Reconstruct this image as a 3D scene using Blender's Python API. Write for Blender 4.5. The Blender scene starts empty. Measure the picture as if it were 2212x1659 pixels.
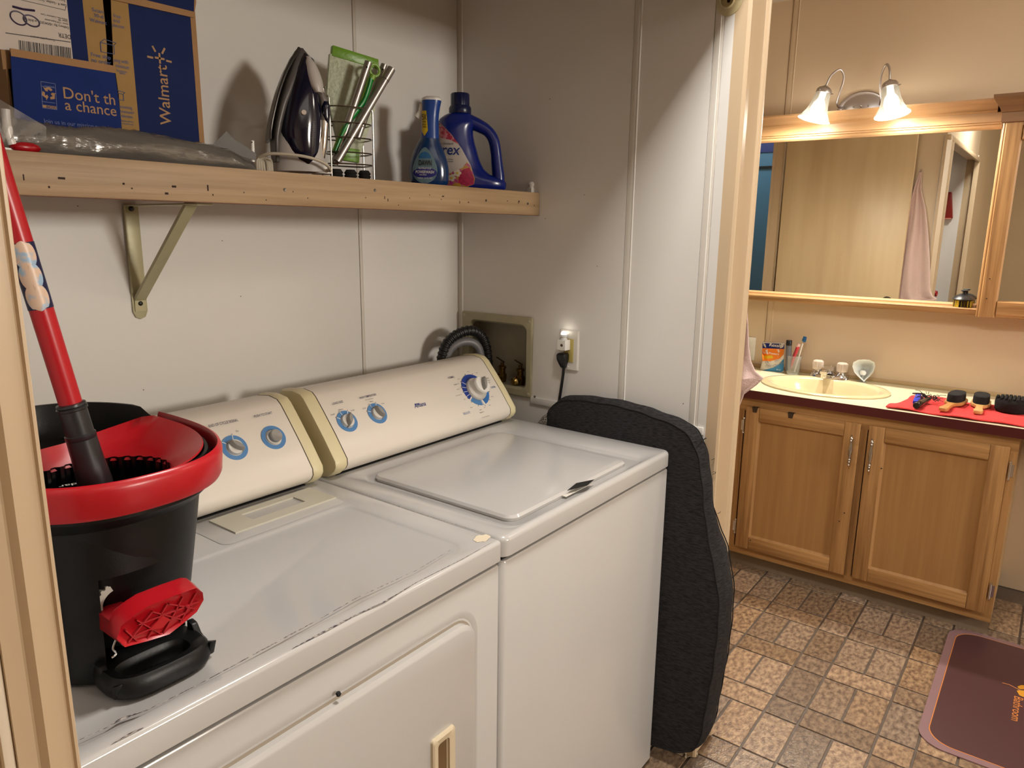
import bpy, bmesh, math, random
from mathutils import Vector as V, Matrix as M
random.seed(7)
SC = bpy.context.scene
COL = SC.collection
# ---------------------------------------------------------------- camera (recovered from the vanishing points)
CR = ((0.604328, -0.796634, 0.012714), (-0.158840, -0.136102, -0.977878), (0.780742, 0.588940, -0.208788))
CP = V((-0.94901, -0.72935, 1.43616)); CF = 1568.144
R_, D_, F_ = V(CR[0]), V(CR[1]), V(CR[2])
cam = bpy.data.objects.new('camera', bpy.data.cameras.new('camera')); COL.objects.link(cam)
cam.matrix_world = M(((R_.x, -D_.x, -F_.x, CP.x), (R_.y, -D_.y, -F_.y, CP.y), (R_.z, -D_.z, -F_.z, CP.z), (0, 0, 0, 1)))
cam.data.sensor_width = 36; cam.data.lens = CF / 2212 * 36; cam.data.clip_start = .02
SC.camera = cam
# ---------------------------------------------------------------- world, lamps, exposure
W = bpy.data.worlds.new('world'); SC.world = W; W.use_nodes = True
W.node_tree.nodes['Background'].inputs[0].default_value = (.9, .78, .62, 1)
W.node_tree.nodes['Background'].inputs[1].default_value = .03
def area(name, loc, target, size, power, col, sy=None):
    l = bpy.data.lights.new(name, 'AREA'); l.energy = power; l.color = col; l.size = size
    if sy: l.shape = 'RECTANGLE'; l.size_y = sy
    o = bpy.data.objects.new(name, l); COL.objects.link(o); o.location = loc
    o.rotation_euler = (V(target) - V(loc)).to_track_quat('-Z', 'Y').to_euler(); return o
area('hall_ceiling_light', (.05, -.30, 2.40), (.05, -.30, 0), .22, 21, (1, .96, .90))
area('kitchen_light', (.75, -5.6, 2.22), (.2, .7, 1.3), .9, 190, (1, .93, .83))
area('hall_fill_light', (-.7, -1.8, 2.42), (-.7, -1.8, 0), 1.5, 8, (1, .93, .83))  # added fill for bounce in the hall, not a real fixture
area('bath_ceiling_light', (1.6, -1.3, 2.40), (1.7, -.6, 0), .35, 10, (1, .90, .76))
area('blue_room_fill_light', (.5, 1.45, 2.35), (.3, 1.4, 0), .3, 5, (1, .95, .9))  # added to brighten the blue room, no lamp seen there
SC.view_settings.view_transform = 'Standard'; SC.view_settings.look = 'None'
SC.view_settings.exposure = 0; SC.view_settings.gamma = 1; SC.view_settings.use_curve_mapping = False

# ---------------------------------------------------------------- helpers
def at(u, v, ax, val):
    """point of the plane <axis ax> = val seen at photo position (u, v)"""
    r = R_ * ((u - 1106) / CF) + D_ * ((v - 829.5) / CF) + F_
    return CP + r * ((val - CP[ax]) / r[ax])
def on(u, v, p0, n):
    r = R_ * ((u - 1106) / CF) + D_ * ((v - 829.5) / CF) + F_
    return CP + r * ((V(p0) - CP).dot(n) / r.dot(n))
def lin(h):
    c = [int(h[i:i + 2], 16) / 255 for i in (0, 2, 4)]
    return tuple(x / 12.92 if x < .04045 else ((x + .055) / 1.055) ** 2.4 for x in c) + (1,)
MATS = {}
def mat(name, col, rough=.5, metal=0, var=.0, vs=6, bump=0, bs=60, coat=0, emit=0, stretch=None, col2=None, ramp=(.35, .65), detail=3, objrand=0, spec=.5, sheen=0, clear=0):
    """one Principled material; var/col2 = colour variation by noise on world position, bump = fine relief"""
    if name in MATS: return MATS[name]
    m = bpy.data.materials.new(name); m.use_nodes = True; nt = m.node_tree; N = nt.nodes; L = nt.links
    b = N['Principled BSDF']; MATS[name] = m
    c = lin(col); b.inputs['Base Color'].default_value = c
    b.inputs['Roughness'].default_value = rough; b.inputs['Metallic'].default_value = metal
    b.inputs['Specular IOR Level'].default_value = spec
    if coat: b.inputs['Coat Weight'].default_value = coat; b.inputs['Coat Roughness'].default_value = .12
    if sheen: b.inputs['Sheen Weight'].default_value = sheen
    if emit: b.inputs['Emission Color'].default_value = c; b.inputs['Emission Strength'].default_value = emit
    need = var or col2 or bump or objrand
    if need:
        g = N.new('ShaderNodeNewGeometry'); mp = N.new('ShaderNodeMapping')
        L.new(g.outputs['Position'], mp.inputs['Vector']); mp.inputs['Scale'].default_value = stretch or (1, 1, 1)
    last = None
    if var or col2:
        n = N.new('ShaderNodeTexNoise'); n.inputs['Scale'].default_value = vs; n.inputs['Detail'].default_value = detail
        L.new(mp.outputs[0], n.inputs['Vector'])
        r = N.new('ShaderNodeValToRGB'); r.color_ramp.elements[0].position, r.color_ramp.elements[1].position = ramp
        c2 = lin(col2) if col2 else tuple(x * (1 - var) for x in c[:3]) + (1,)
        r.color_ramp.elements[0].color = c2; r.color_ramp.elements[1].color = c
        L.new(n.outputs['Fac'], r.inputs[0]); last = r.outputs[0]
    if objrand:
        oi = N.new('ShaderNodeObjectInfo'); hv = N.new('ShaderNodeHueSaturation')
        mr = N.new('ShaderNodeMapRange'); mr.inputs['To Min'].default_value = 1 - objrand; mr.inputs['To Max'].default_value = 1 + objrand
        L.new(oi.outputs['Random'], mr.inputs[0]); L.new(mr.outputs[0], hv.inputs['Value'])
        m2 = N.new('ShaderNodeMath'); m2.operation = 'MULTIPLY'; m2.inputs[1].default_value = 7.31
        fr = N.new('ShaderNodeMath'); fr.operation = 'FRACT'; L.new(oi.outputs['Random'], m2.inputs[0]); L.new(m2.outputs[0], fr.inputs[0])
        mr2 = N.new('ShaderNodeMapRange'); mr2.inputs['To Min'].default_value = .78; mr2.inputs['To Max'].default_value = 1.05
        L.new(fr.outputs[0], mr2.inputs[0]); L.new(mr2.outputs[0], hv.inputs['Saturation'])
        if last: L.new(last, hv.inputs['Color'])
        else: hv.inputs['Color'].default_value = c
        last = hv.outputs[0]
    if last: L.new(last, b.inputs['Base Color'])
    if bump:
        n = N.new('ShaderNodeTexNoise'); n.inputs['Scale'].default_value = bs; n.inputs['Detail'].default_value = 4
        L.new(mp.outputs[0], n.inputs['Vector'])
        bp = N.new('ShaderNodeBump'); bp.inputs['Strength'].default_value = bump; bp.inputs['Distance'].default_value = .004
        L.new(n.outputs['Fac'], bp.inputs['Height']); L.new(bp.outputs[0], b.inputs['Normal'])
    return m
def clearmat(name, col, transp=.75, rough=.05):
    """thin clear or frosted sheet: lets light and shadow rays partly through"""
    m = bpy.data.materials.new(name); m.use_nodes = True; nt = m.node_tree; N = nt.nodes; L = nt.links
    b = N['Principled BSDF']; b.inputs['Base Color'].default_value = lin(col); b.inputs['Roughness'].default_value = rough
    t = N.new('ShaderNodeBsdfTransparent'); mx = N.new('ShaderNodeMixShader')
    fr = N.new('ShaderNodeLayerWeight'); fr.inputs['Blend'].default_value = .35
    mr = N.new('ShaderNodeMapRange'); mr.inputs['To Min'].default_value = 1 - transp; mr.inputs['To Max'].default_value = min(1, 1.6 - transp)
    L.new(fr.outputs['Facing'], mr.inputs[0]); L.new(mr.outputs[0], mx.inputs[0])
    L.new(t.outputs[0], mx.inputs[1]); L.new(b.outputs[0], mx.inputs[2]); L.new(mx.outputs[0], N['Material Output'].inputs[0])
    return m
class MB:
    def __init__(s): s.bm = bmesh.new()
    def box(s, a, b):
        x0, x1 = sorted((a[0], b[0])); y0, y1 = sorted((a[1], b[1])); z0, z1 = sorted((a[2], b[2]))
        v = [s.bm.verts.new(p) for p in ((x0,y0,z0),(x1,y0,z0),(x1,y1,z0),(x0,y1,z0),(x0,y0,z1),(x1,y0,z1),(x1,y1,z1),(x0,y1,z1))]
        for f in ((3,2,1,0),(4,5,6,7),(0,1,5,4),(1,2,6,5),(2,3,7,6),(3,0,4,7)): s.bm.faces.new([v[i] for i in f])
        return s
    def prism(s, pts, d):
        """polygon pts (3D) extruded by vector d"""
        d = V(d); a = [s.bm.verts.new(p) for p in pts]; b = [s.bm.verts.new(V(p) + d) for p in pts]; n = len(a)
        s.bm.faces.new(a[::-1]); s.bm.faces.new(b)
        for i in range(n): s.bm.faces.new((a[i], a[(i+1) % n], b[(i+1) % n], b[i]))
        return s
    def loft(s, rings, cap0=True, cap1=True, close=True, skip=None):
        vs = [[s.bm.verts.new(p) for p in r] for r in rings]; n = len(vs[0])
        for j in range(len(vs) - 1):
            for i in range(n if close else n - 1):
                if skip and skip(j, i): continue
                k = (i + 1) % n
                s.bm.faces.new((vs[j][i], vs[j][k], vs[j+1][k], vs[j+1][i]))
        if cap0: s.bm.faces.new(vs[0][::-1])
        if cap1: s.bm.faces.new(vs[-1])
        return s
    def lathe(s, o, ax, prof, seg=24, cap0=True, cap1=True, sq=(1, 1), mod=None):
        """profile [(radius, height)] turned about axis ax through o"""
        o = V(o); ax = V(ax).normalized(); a = ax.orthogonal().normalized()
        if abs(ax.z) > .99: a = V((1, 0, 0))
        b = ax.cross(a); rs = []
        for r, h in prof:
            r = max(r, 1e-5); q = []
            for i in range(seg):
                t = 2 * math.pi * i / seg; k = r * (mod(i, h) if mod else 1)
                q.append(o + ax * h + a * (math.cos(t) * k * sq[0]) + b * (math.sin(t) * k * sq[1]))
            rs.append(q)
        return s.loft(rs, cap0, cap1)
    def tube(s, path, r, seg=8, flat=1):
        P = [V(p) for p in path]; rings = []; prev = None
        for i, p in enumerate(P):
            t = (P[min(i+1, len(P)-1)] - P[max(i-1, 0)]).normalized()
            u = t.orthogonal().normalized() if prev is None else (prev - t * prev.dot(t)).normalized()
            prev = u; w = t.cross(u); rr = r[i] if isinstance(r, (list, tuple)) else r
            rings.append([p + u * (math.cos(2*math.pi*k/seg) * rr) + w * (math.sin(2*math.pi*k/seg) * rr * flat) for k in range(seg)])
        return s.loft(rings)
    def ball(s, c, r, seg=16, sq=(1, 1, 1)):
        rs = []
        for j in range(1, seg // 2):
            t = math.pi * j / (seg // 2)
            rs.append([V(c) + V((math.sin(t)*math.cos(2*math.pi*i/seg)*r*sq[0], math.sin(t)*math.sin(2*math.pi*i/seg)*r*sq[1], -math.cos(t)*r*sq[2])) for i in range(seg)])
        return s.loft(rs)
    def grid(s, fn, nu, nv, thick=None):
        vs = [[s.bm.verts.new(fn(i / nu, j / nv)) for i in range(nu + 1)] for j in range(nv + 1)]
        for j in range(nv):
            for i in range(nu): s.bm.faces.new((vs[j][i], vs[j][i+1], vs[j+1][i+1], vs[j+1][i]))
        return s
    def build(s, name, m, parent=None, bevel=0, smooth=True, seg=2, label=None, kind=None, solid=0, sub=0, ang=38):
        bm = s.bm; bmesh.ops.recalc_face_normals(bm, faces=bm.faces[:])
        if bevel:
            es = [e for e in bm.edges if len(e.link_faces) == 2 and e.calc_face_angle(0) > .5]
            bmesh.ops.bevel(bm, geom=es, offset=bevel, offset_type='OFFSET', segments=seg, profile=.5, affect='EDGES', clamp_overlap=True)
        me = bpy.data.meshes.new(name)
        if smooth:
            for f in bm.faces: f.smooth = True
            for e in bm.edges:
                if len(e.link_faces) == 2 and e.calc_face_angle(0) > math.radians(ang): e.smooth = False
        bm.to_mesh(me); bm.free(); me.materials.append(m)
        o = bpy.data.objects.new(name, me); COL.objects.link(o)
        if parent:
            o.parent = parent; o.matrix_parent_inverse = M.Translation(-ORG[parent]) if parent in ORG else M.Identity(4)
        if label: o['label'] = label
        if kind: o['kind'] = kind
        if solid:
            md = o.modifiers.new('solid', 'SOLIDIFY'); md.thickness = solid; md.offset = 0
        if sub:
            md = o.modifiers.new('sub', 'SUBSURF'); md.levels = sub; md.render_levels = sub
        return o
ORG = {}
def thing(name, label, cat, loc, group=None):
    o = bpy.data.objects.new(name, None); o.empty_display_size = .05; COL.objects.link(o); o.location = loc; ORG[o] = V(loc)
    o['label'] = label; o['category'] = cat
    if group: o['group'] = group
    return o
def tag(o, label, cat, group=None):
    o['label'] = label; o['category'] = cat
    if group: o['group'] = group
    return o
def struct(o): o['kind'] = 'structure'; return o
def bx(a, b): return MB().box(a, b)
def text(s, o, right, up, h, m, parent, w=None, bold=0, shear=0, depth=.0004, name='lettering', align='LEFT'):
    """flat lettering: o = baseline point, h = cap height, w = total width"""
    cu = bpy.data.curves.new('lettering', 'FONT'); cu.body = s; cu.offset = bold * .35; cu.shear = shear; cu.resolution_u = 3
    to = bpy.data.objects.new('tmp_text', cu); COL.objects.link(to)
    me = bpy.data.meshes.new_from_object(to.evaluated_get(bpy.context.evaluated_depsgraph_get()))
    bpy.data.objects.remove(to); bpy.data.curves.remove(cu)
    if not me.vertices: return None
    xs = [v.co.x for v in me.vertices]; x0, x1 = min(xs), max(xs)
    k = h / .69; kx = (w / (x1 - x0)) if w else k
    off = -x0 if align == 'LEFT' else (-(x0 + x1) / 2 if align == 'CENTER' else -x1)
    o = V(o); right = V(right).normalized(); up = V(up).normalized(); n = right.cross(up)
    for v in me.vertices:
        v.co = o + right * ((v.co.x + off) * kx) + up * (v.co.y * k) + n * (depth + v.co.z * k)
    me.materials.clear(); me.materials.append(m); me.name = name
    ob = bpy.data.objects.new(name, me); COL.objects.link(ob)
    if parent:
        ob.parent = parent; ob.matrix_parent_inverse = M.Translation(-ORG[parent]) if parent in ORG else M.Identity(4)
    return ob
X, Y, Z = V((1, 0, 0)), V((0, 1, 0)), V((0, 0, 1))
def sell(cx, cy, a, b, z, n=2.4, seg=48, t0=0, t1=2*math.pi, zf=None):
    out = []
    for i in range(seg):
        t = t0 + (t1 - t0) * i / (seg if abs(t1 - t0 - 2*math.pi) < 1e-6 else seg - 1); c, s_ = math.cos(t), math.sin(t)
        x = cx + a * math.copysign(abs(c) ** (2/n), c); y = cy + b * math.copysign(abs(s_) ** (2/n), s_)
        out.append(V((x, y, zf(x, y) if zf else z)))
    return out
def smooth_path(pts, n=6):
    P = [V(p) for p in pts]; out = []
    for i in range(len(P) - 1):
        p0, p1, p2, p3 = P[max(i-1, 0)], P[i], P[i+1], P[min(i+2, len(P)-1)]
        for k in range(n):
            t = k / n; out.append(.5 * ((2*p1) + (p2-p0)*t + (2*p0-5*p1+4*p2-p3)*t*t + (3*p1-p0-3*p2+p3)*t**3))
    out.append(P[-1]); return out

# ---------------------------------------------------------------- materials
WALLM = mat('laundry_wall_panel', 'DEDBD6', .42, var=.05, vs=1.2, bump=.04, bs=500)
WALLW = mat('bath_wall_panel', 'D2BDA0', .4, var=.05, vs=1.0, bump=.04, bs=500)
TRIMW = mat('beige_casing_paint', 'C8B192', .38, var=.05, vs=9, stretch=(1, 1, .1))
BATT = mat('white_batten', 'CFC9BF', .35)
CEIL = mat('ceiling_white', 'E6E0D6', .8)
APPL = mat('appliance_enamel', 'BAB8B6', .16, coat=.3, var=.02, vs=3)
CREAM = mat('aged_cream_plastic', 'D8CDA6', .38, var=.04, vs=8)
BLACKP = mat('black_plastic', '09090A', .4, bump=.05, bs=300, spec=.35)
DARK = mat('dark_gap', '050505', .7)
CHROME = mat('chrome', 'D8D8DA', .12, metal=1)
NICKEL = mat('brushed_nickel', 'C2BEBF', .34, metal=1)
OAKV = mat('oak_vertical', 'B48A58', .42, col2='8C6439', vs=75, stretch=(1, 1, .04), ramp=(.3, .62), detail=6, bump=.12, bs=120)
OAKH = mat('oak_horizontal', 'B48A58', .42, col2='8F683C', vs=75, stretch=(1, .04, 1), ramp=(.3, .62), detail=6, bump=.12, bs=120)
OAKD = mat('oak_shaded_horizontal', '8A6644', .45, col2='6C4C30', vs=42, stretch=(1, .05, 1), ramp=(.3, .62), detail=6, bump=.12, bs=120)  # darker oak: the cabinet crown's shade is put into its colour
PINEX = mat('pine_along_x', 'AD9270', .5, col2='967B59', vs=95, stretch=(.035, 1, 1), ramp=(.3, .6), detail=8, bump=.15, bs=120)
GREY = mat('knob_grey', '8C8984', .35)
WHITEP = mat('white_plastic', 'E4E2DC', .3)
NAVY = mat('navy_print', '0D2A6B', .4)

# ================================================================ THE SETTING
XW, YB, XF = .759, .773, 2.53          # closet right wall, closet back wall, far bathroom wall
H = 2.43
# floor: grout bed, embossed blocks laid in a .3 m module
GROUT = mat('floor_grout', '675A50', .5, var=.2, vs=60)
TILE = mat('vinyl_stone_block', 'A98E70', .30, col2='6F5746', vs=48, ramp=(.36, .64), detail=15, objrand=.30, bump=.3, bs=120, stretch=(1, 1.6, 1))
floor = struct(bx((-3, -6.2, -.03), (XF + .1, 2.6, -.003)).build('floor', GROUT, smooth=False))
g = .0034
def tile_rect(i, j):
    x0, y0 = .495 + .3 * i, -1.47 + .3 * j
    xs, xm, xe = x0, x0 + .1, x0 + .3
    yn, ym, yl = y0, y0 + .1, y0 + .3            # narrow course y0..y0+.1, wide course y0+.1..y0+.3
    return [(xs, xm, yn, ym), (xm, xe, yn, ym), (xs, xm, ym, yl), (xm, xe, ym, ym + .1), (xm, xe, ym + .1, yl)]
tmesh = {}
def add_tile(r):
    w, d = round(r[1] - r[0], 3), round(r[3] - r[2], 3)
    if (w, d) not in tmesh:
        b = MB().box((g, g, -.003), (w - g, d - g, .0)); o = b.build('tile', TILE, None, bevel=.0012, seg=1)
        tmesh[(w, d)] = o.data; bpy.data.objects.remove(o)
    o = bpy.data.objects.new('tile', tmesh[(w, d)]); COL.objects.link(o); o.location = (r[0], r[2], 0); o.parent = floor
for i in range(0, 6):
    for j in range(1, 7):
        for r in tile_rect(i, j): 
            add_tile(r)
far = MB()
for i in range(-9, 7):
    for j in range(-6, 13):
        if 0 <= i < 6 and 1 <= j < 7: continue
        for r in tile_rect(i, j):
            if r[1] < XF and r[2] > -6.2: far.box((r[0] + g, r[2] + g, -.003), (r[1] - g, r[3] - g, 0))
o = far.build('tile', TILE, floor, smooth=False, kind='stuff')

ceiling = struct(bx((-3, -6.2, H), (XF + .1, 2.6, H + .05)).build('ceiling', CEIL, smooth=False))
# closet back wall
wb = struct(bx((-.80, YB + .003, 0), (XW, YB + .09, H)).build('wall_back', WALLM, smooth=False))
for a, b in ((-.80, .363), (.3745, XW)): bx((a, YB, 0), (b, YB + .003, H)).build('panel', WALLM, wb, bevel=.001)
bx((.3645, YB - .0012, 0), (.3735, YB + .003, H)).build('batten', BATT, wb, bevel=.001)
# closet right wall = partition to the bathroom, with the hole of the washer box
hy0, hy1, hz0, hz1 = .503, .742, .968, 1.168
wr = MB()
x0, x1 = XW + .003, .902
for a, b in (((x0, -.055, 0), (x1, .93, hz0)), ((x0, -.055, hz1), (x1, .93, H)), ((x0, -.055, hz0), (x1, hy0, hz1)), ((x0, hy1, hz0), (x1, .93, hz1)), ((.86, hy0, hz0), (x1, hy1, hz1))): wr.box(a, b)
wr = struct(wr.build('wall_right', WALLM, smooth=False))
def panel_right(ya, yb):
    m = MB()
    if ya < hy0 < yb:
        for a, b in (((XW, ya, 0), (x0, yb, hz0)), ((XW, ya, hz1), (x0, yb, H)), ((XW, ya, hz0), (x0, hy0, hz1)), ((XW, hy1, hz0), (x0, yb, hz1))): m.box(a, b)
    else: m.box((XW, ya, 0), (x0, yb, H))
    m.build('panel', WALLM, wr, smooth=False)
panel_right(.199, YB); panel_right(-.008, .1805); panel_right(-.055, -.033)
bx((XW - .0008, .1815, 0), (x0, .198, H)).build('batten', BATT, wr, bevel=.0006)
MB().tube([(XW - .001, .1785, 0), (XW - .001, .1785, H)], .0022, 8).build('batten', WHITEP, wr)
bx((XW - .001, -.031, 0), (x0, -.010, H)).build('batten', BATT, wr, bevel=.0008)
MB().tube([(XW - .001, -.024, 0), (XW - .001, -.024, H)], .0015, 8).build('batten', WHITEP, wr)
bx((XW - .0015, .753, 0), (x0, YB, H)).build('batten', BATT, wr, bevel=.0008)
MB().tube([(XW - .001, .7545, 0), (XW - .001, .7545, H)], .0022, 8).build('batten', WHITEP, wr)
pan = bx((.902, -.05, 0), (.906, .93, H)).build('panel', WALLW, wr, smooth=False)
# little dark scuffs and nail pops on the panels
NAIL = mat('dark_nail_mark', '3A2A20', .6)
m = MB()
for u, v in ((1178, 472), (1262, 421), (1188, 214), (1476, 872), (1290, 575)):
    p = at(u, v, 0, XW); m.ball(p, .0013, 8)
for u, v in ((520, 640), (310, 842), (640, 930), (168, 445), (480, 520)):
    p = at(u, v, 1, YB); m.ball(p, .0012, 8)
m.build('nail_mark', NAIL, wr)
# low ledge strip on the right wall with a screw
t1 = struct(bx((XW - .006, -.05, .932), (XW, .486, .952)).build('trim_1', WALLM, bevel=.0015))
MB().lathe(at(1155, 857, 0, XW - .006), (-1, 0, 0), [(.004, 0), (.0035, .001), (0, .0015)], 12).build('screw', CHROME, t1)
# right casing on the wall end
pr = [(.759, -.055), (.759, -.084), (.762, -.0895), (.7665, -.091), (.771, -.0895), (.7745, -.0865), (.779, -.0855), (.868, -.0855), (.8705, -.0845), (.873, -.0855), (.877, -.090), (.884, -.0925), (.892, -.091), (.898, -.086), (.906, -.080), (.918, -.070), (.918, -.055)]
t2 = struct(MB().prism([(x, y, .012) for x, y in pr], (0, 0, 2.0 - .012)).build('trim_2', TRIMW, ang=25))
rg = MB()
random.seed(3)
rg.grid(lambda a, b: V((.757 + .02 * a + random.uniform(-.002, .002), -.062 - .028 * a + random.uniform(-.003, .003), .004 + .045 * b * (1 - .4 * a) + random.uniform(-.004, .004))), 7, 7)
rg.build('torn_edge', mat('torn_board', 'C9BBA4', .8, var=.3, vs=90), t2, smooth=False, solid=.003)
# left casing, near the camera
pl = [(-.727, -.055), (-.7285, -.084), (-.7305, -.088), (-.7325, -.088), (-.7338, -.0845), (-.7355, -.086), (-.7525, -.086), (-.7545, -.083), (-.757, -.0785), (-.7585, -.0775), (-.7725, -.0775), (-.7725, -.055)]
t3 = struct(MB().prism([(x, y, 0) for x, y in pl], (0, 0, 2.0)).build('trim_3', TRIMW, ang=25))
struct(bx((-.7815, -.0735, 0), (-.7725, -.055, 2.03)).build('trim_4', mat('pale_edge_strip', 'E6D9C4', .45), bevel=.002))
TANW = mat('hall_wall_panel', 'C4AC8A', .45, var=.08, vs=1.5)
wf = MB()
wf.box((-3, -.0665, 0), (-.7725, 0, H)); struct(wf.build('wall_front', TANW, smooth=False))
struct(bx((-.80, 0, 0), (-.76, YB + .003, H)).build('wall_left', WALLM, smooth=False))
wh = struct(bx((-.7725, -.066, 1.998), (XW + .003, .0, H)).build('wall_header', WALLW, smooth=False))
bx((.762, -.066, 1.998), (.906, -.05, H)).build('panel', WALLW, wh, smooth=False)
struct(bx((-.7725, -.088, 1.975), (.918, -.066, 2.005)).build('trim_5', TRIMW, bevel=.004))
# hall and bathroom shell
struct(bx((-3.1, -6.2, 0), (-3, 0, H)).build('wall_hall_left', TANW, smooth=False))
struct(bx((-3.1, -6.3, 0), (XF + .1, -6.2, H)).build('wall_hall_front', TANW, smooth=False))
wfar = struct(bx((XF, -6.2, 0), (XF + .1, 1.9, H)).build('wall_far', WALLW, smooth=False))
bx((XF - .0012, .352, 0), (XF, .381, H)).build('batten', WALLW, wfar, bevel=.0006)
MB().tube([(XF - .001, .355, 0), (XF - .001, .355, H)], .0022, 6).build('batten', WALLW, wfar)
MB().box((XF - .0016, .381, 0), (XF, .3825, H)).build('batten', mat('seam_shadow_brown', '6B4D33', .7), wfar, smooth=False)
bx((XF - .0012, -1.03, 0), (XF, -1.0, H)).build('batten', WALLW, wfar, bevel=.0006)
struct(bx((0, 1.9, 0), (XF + .1, 2.0, H)).build('wall_bath_back', WALLW, smooth=False))
wd = MB(); wd.box((.82, 1.70, 0), (.906, 1.9, H)); wd.box((.82, .93, 2.06), (.906, 1.70, H)); struct(wd.build('wall_side', WALLW, smooth=False))
# casing of the bathroom doorway (seen in the mirror)
struct(MB().prism([(x, y, 0) for x, y in ((.906, .845), (.918, .848), (.925, .856), (.919, .864), (.919, .905), (.927, .912), (.927, .926), (.906, .93))], (0, 0, 2.06)).build('trim_6', TRIMW, ang=25))
BLUE = mat('blue_room_wall', '4F83A8', .35, bump=.1, bs=12)
wbl = struct(bx((-.1, .87, 0), (0, 1.95, H)).build('wall_blue', BLUE, smooth=False))
bx((0, .87, 2.05), (.012, 1.9, H)).build('panel', mat('deep_blue_band', '0C2F7C', .4), wbl, smooth=False)
bx((0, .87, 1.93), (.02, 1.9, 1.945)).build('rail', DARK, wbl, smooth=False)

# bathroom door standing open against the partition; it shows only in the mirror
d1 = MB().box((.945, .075, .02), (.98, .822, 2.03)).build('door_1', mat('light_birch_veneer', 'D8C29C', .4, col2='C4AA84', vs=9, stretch=(1, 1, .09), ramp=(.3, .7), detail=5), bevel=.002); struct(d1)
for z in (.25, 1.05, 1.80): MB().tube([(.94, .828, z), (.94, .828, z + .09)], .007, 10).build('hinge', mat('dark_bronze', '2A211A', .4, metal=.7), d1)
k = MB(); k.lathe((.98, .135, 1.03), (1, 0, 0), [(.030, 0), (.030, .006), (.011, .01), (.011, .03), (.026, .04), (.029, .052), (.022, .064), (0, .067)], 20); k.build('door_knob', mat('dark_bronze', '2A211A', .3, metal=.7), d1)

# ================================================================ WASHER AND DRYER
CZ = .862; TZ = .900
def console_pts():
    return [(.515, TZ), (.497, TZ + .004), (.480, .912), (.467, .922), (.461, .932), (.462, .945), (.497, .992), (.535, 1.038), (.560, 1.067), (.572, 1.076), (.600, 1.080), (.64, 1.075), (.655, 1.055), (.655, TZ)]
CP0, CN = V((0, .465, .949)), V((0, -.797, .604))        # the flat face of the consoles
UPC = V((0, .604, .797))
def con(u, v): return on(u, v, CP0, CN)
RING = mat('dial_ring_blue', '4C7EB2', .4)
RINGD = mat('dial_ring_navy', '16388E', .4)
RINGM = mat('dial_ring_mid_blue', '2C6AAE', .4)
INK = mat('console_ink_navy', '0B1B4E', .5)
INKL = mat('console_ink_grey', '4A4A55', .5)
def disc(c, r0, r1, m, parent, name, a0=0, a1=360, h=.0006, off=.0):
    """flat ring sector on the console, angles clockwise from up"""
    b = MB(); n = max(6, int(abs(a1 - a0) / 6)); rings = []
    for i in range(n + 1):
        t = math.radians(a0 + (a1 - a0) * i / n); d = X * math.sin(t) + UPC * math.cos(t)
        rings.append([c + d * r0 + CN * off, c + d * r1 + CN * off, c + d * r1 + CN * (off + h), c + d * r0 + CN * (off + h)])
    full = abs(a1 - a0) >= 359.9
    b.loft(rings, not full, not full)
    return b.build(name, m, parent, smooth=False)
def tick(c, ang, r0, r1, w, m, parent):
    t = math.radians(ang); d = X * math.sin(t) + UPC * math.cos(t); s_ = d.cross(CN)
    MB().prism([c + d*r0 - s_*w + CN*.0008, c + d*r1 - s_*w + CN*.0008, c + d*r1 + s_*w + CN*.0008, c + d*r0 + s_*w + CN*.0008], CN * .0004).build('tick_mark', m, parent, smooth=False)
def knob(c, r, ang, parent, hgt=.016):
    """round base with a raised tapering finger grip pointing at ang"""
    kb = MB(); kb.lathe(c, CN, [(r, 0), (r, .003), (r * .93, .007), (r * .86, .0075)], 28); k_ = kb.build('knob', mat('knob_white', 'CFCBC4', .3), parent)
    t = math.radians(ang); d = X * math.sin(t) + UPC * math.cos(t); s_ = CN.cross(d)
    sh = []
    for z, kk in ((.002, 1.0), (hgt, .86), (hgt + .003, .66)):
        q = []
        for i in range(20):
            f = i / 20 * 2 * math.pi; L = math.cos(f) * r * 1.12 * kk; wd_ = math.sin(f) * r * .42 * kk * (1.0 - .35 * math.cos(f) ** 2)
            q.append(c + d * L + s_ * wd_ + CN * z)
        sh.append(q)
    MB().loft(sh).build('grip', GREY, k_)
    return k_
def rrect(x0, x1, y0, y1, r, z, n=6):
    out = []
    for cx, cy, a in ((x1 - r, y0 + r, -90), (x1 - r, y1 - r, 0), (x0 + r, y1 - r, 90), (x0 + r, y0 + r, 180)):
        for i in range(n + 1):
            t = math.radians(a + 90 * i / n); out.append(V((cx + r * math.cos(t), cy + r * math.sin(t), z)))
    return out
def top_plate(x0, x1, y0, y1, rec, depth, r=.018, er=.008, rr=.03):
    """pressed-steel top with rounded edges and a sunk field rec=(x0,x1,y0,y1)"""
    rg = [rrect(x0, x1, y0, y1, r, CZ), rrect(x0, x1, y0, y1, r, TZ - er)]
    for k in (30, 60, 90):
        t = math.radians(k); e = er * (1 - math.cos(t)); rg.append(rrect(x0 + e, x1 - e, y0 + e, y1 - e, max(r - e, .004), TZ - er + er * math.sin(t)))
    a, b, c, d = rec
    rg.append(rrect(a - .004, b + .004, c - .004, d + .004, rr, TZ)); rg.append(rrect(a, b, c, d, rr, TZ - depth * .5))
    rg.append(rrect(a + .004, b - .004, c + .004, d - .004, rr - .003, TZ - depth))
    return MB().loft(rg)
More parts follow.
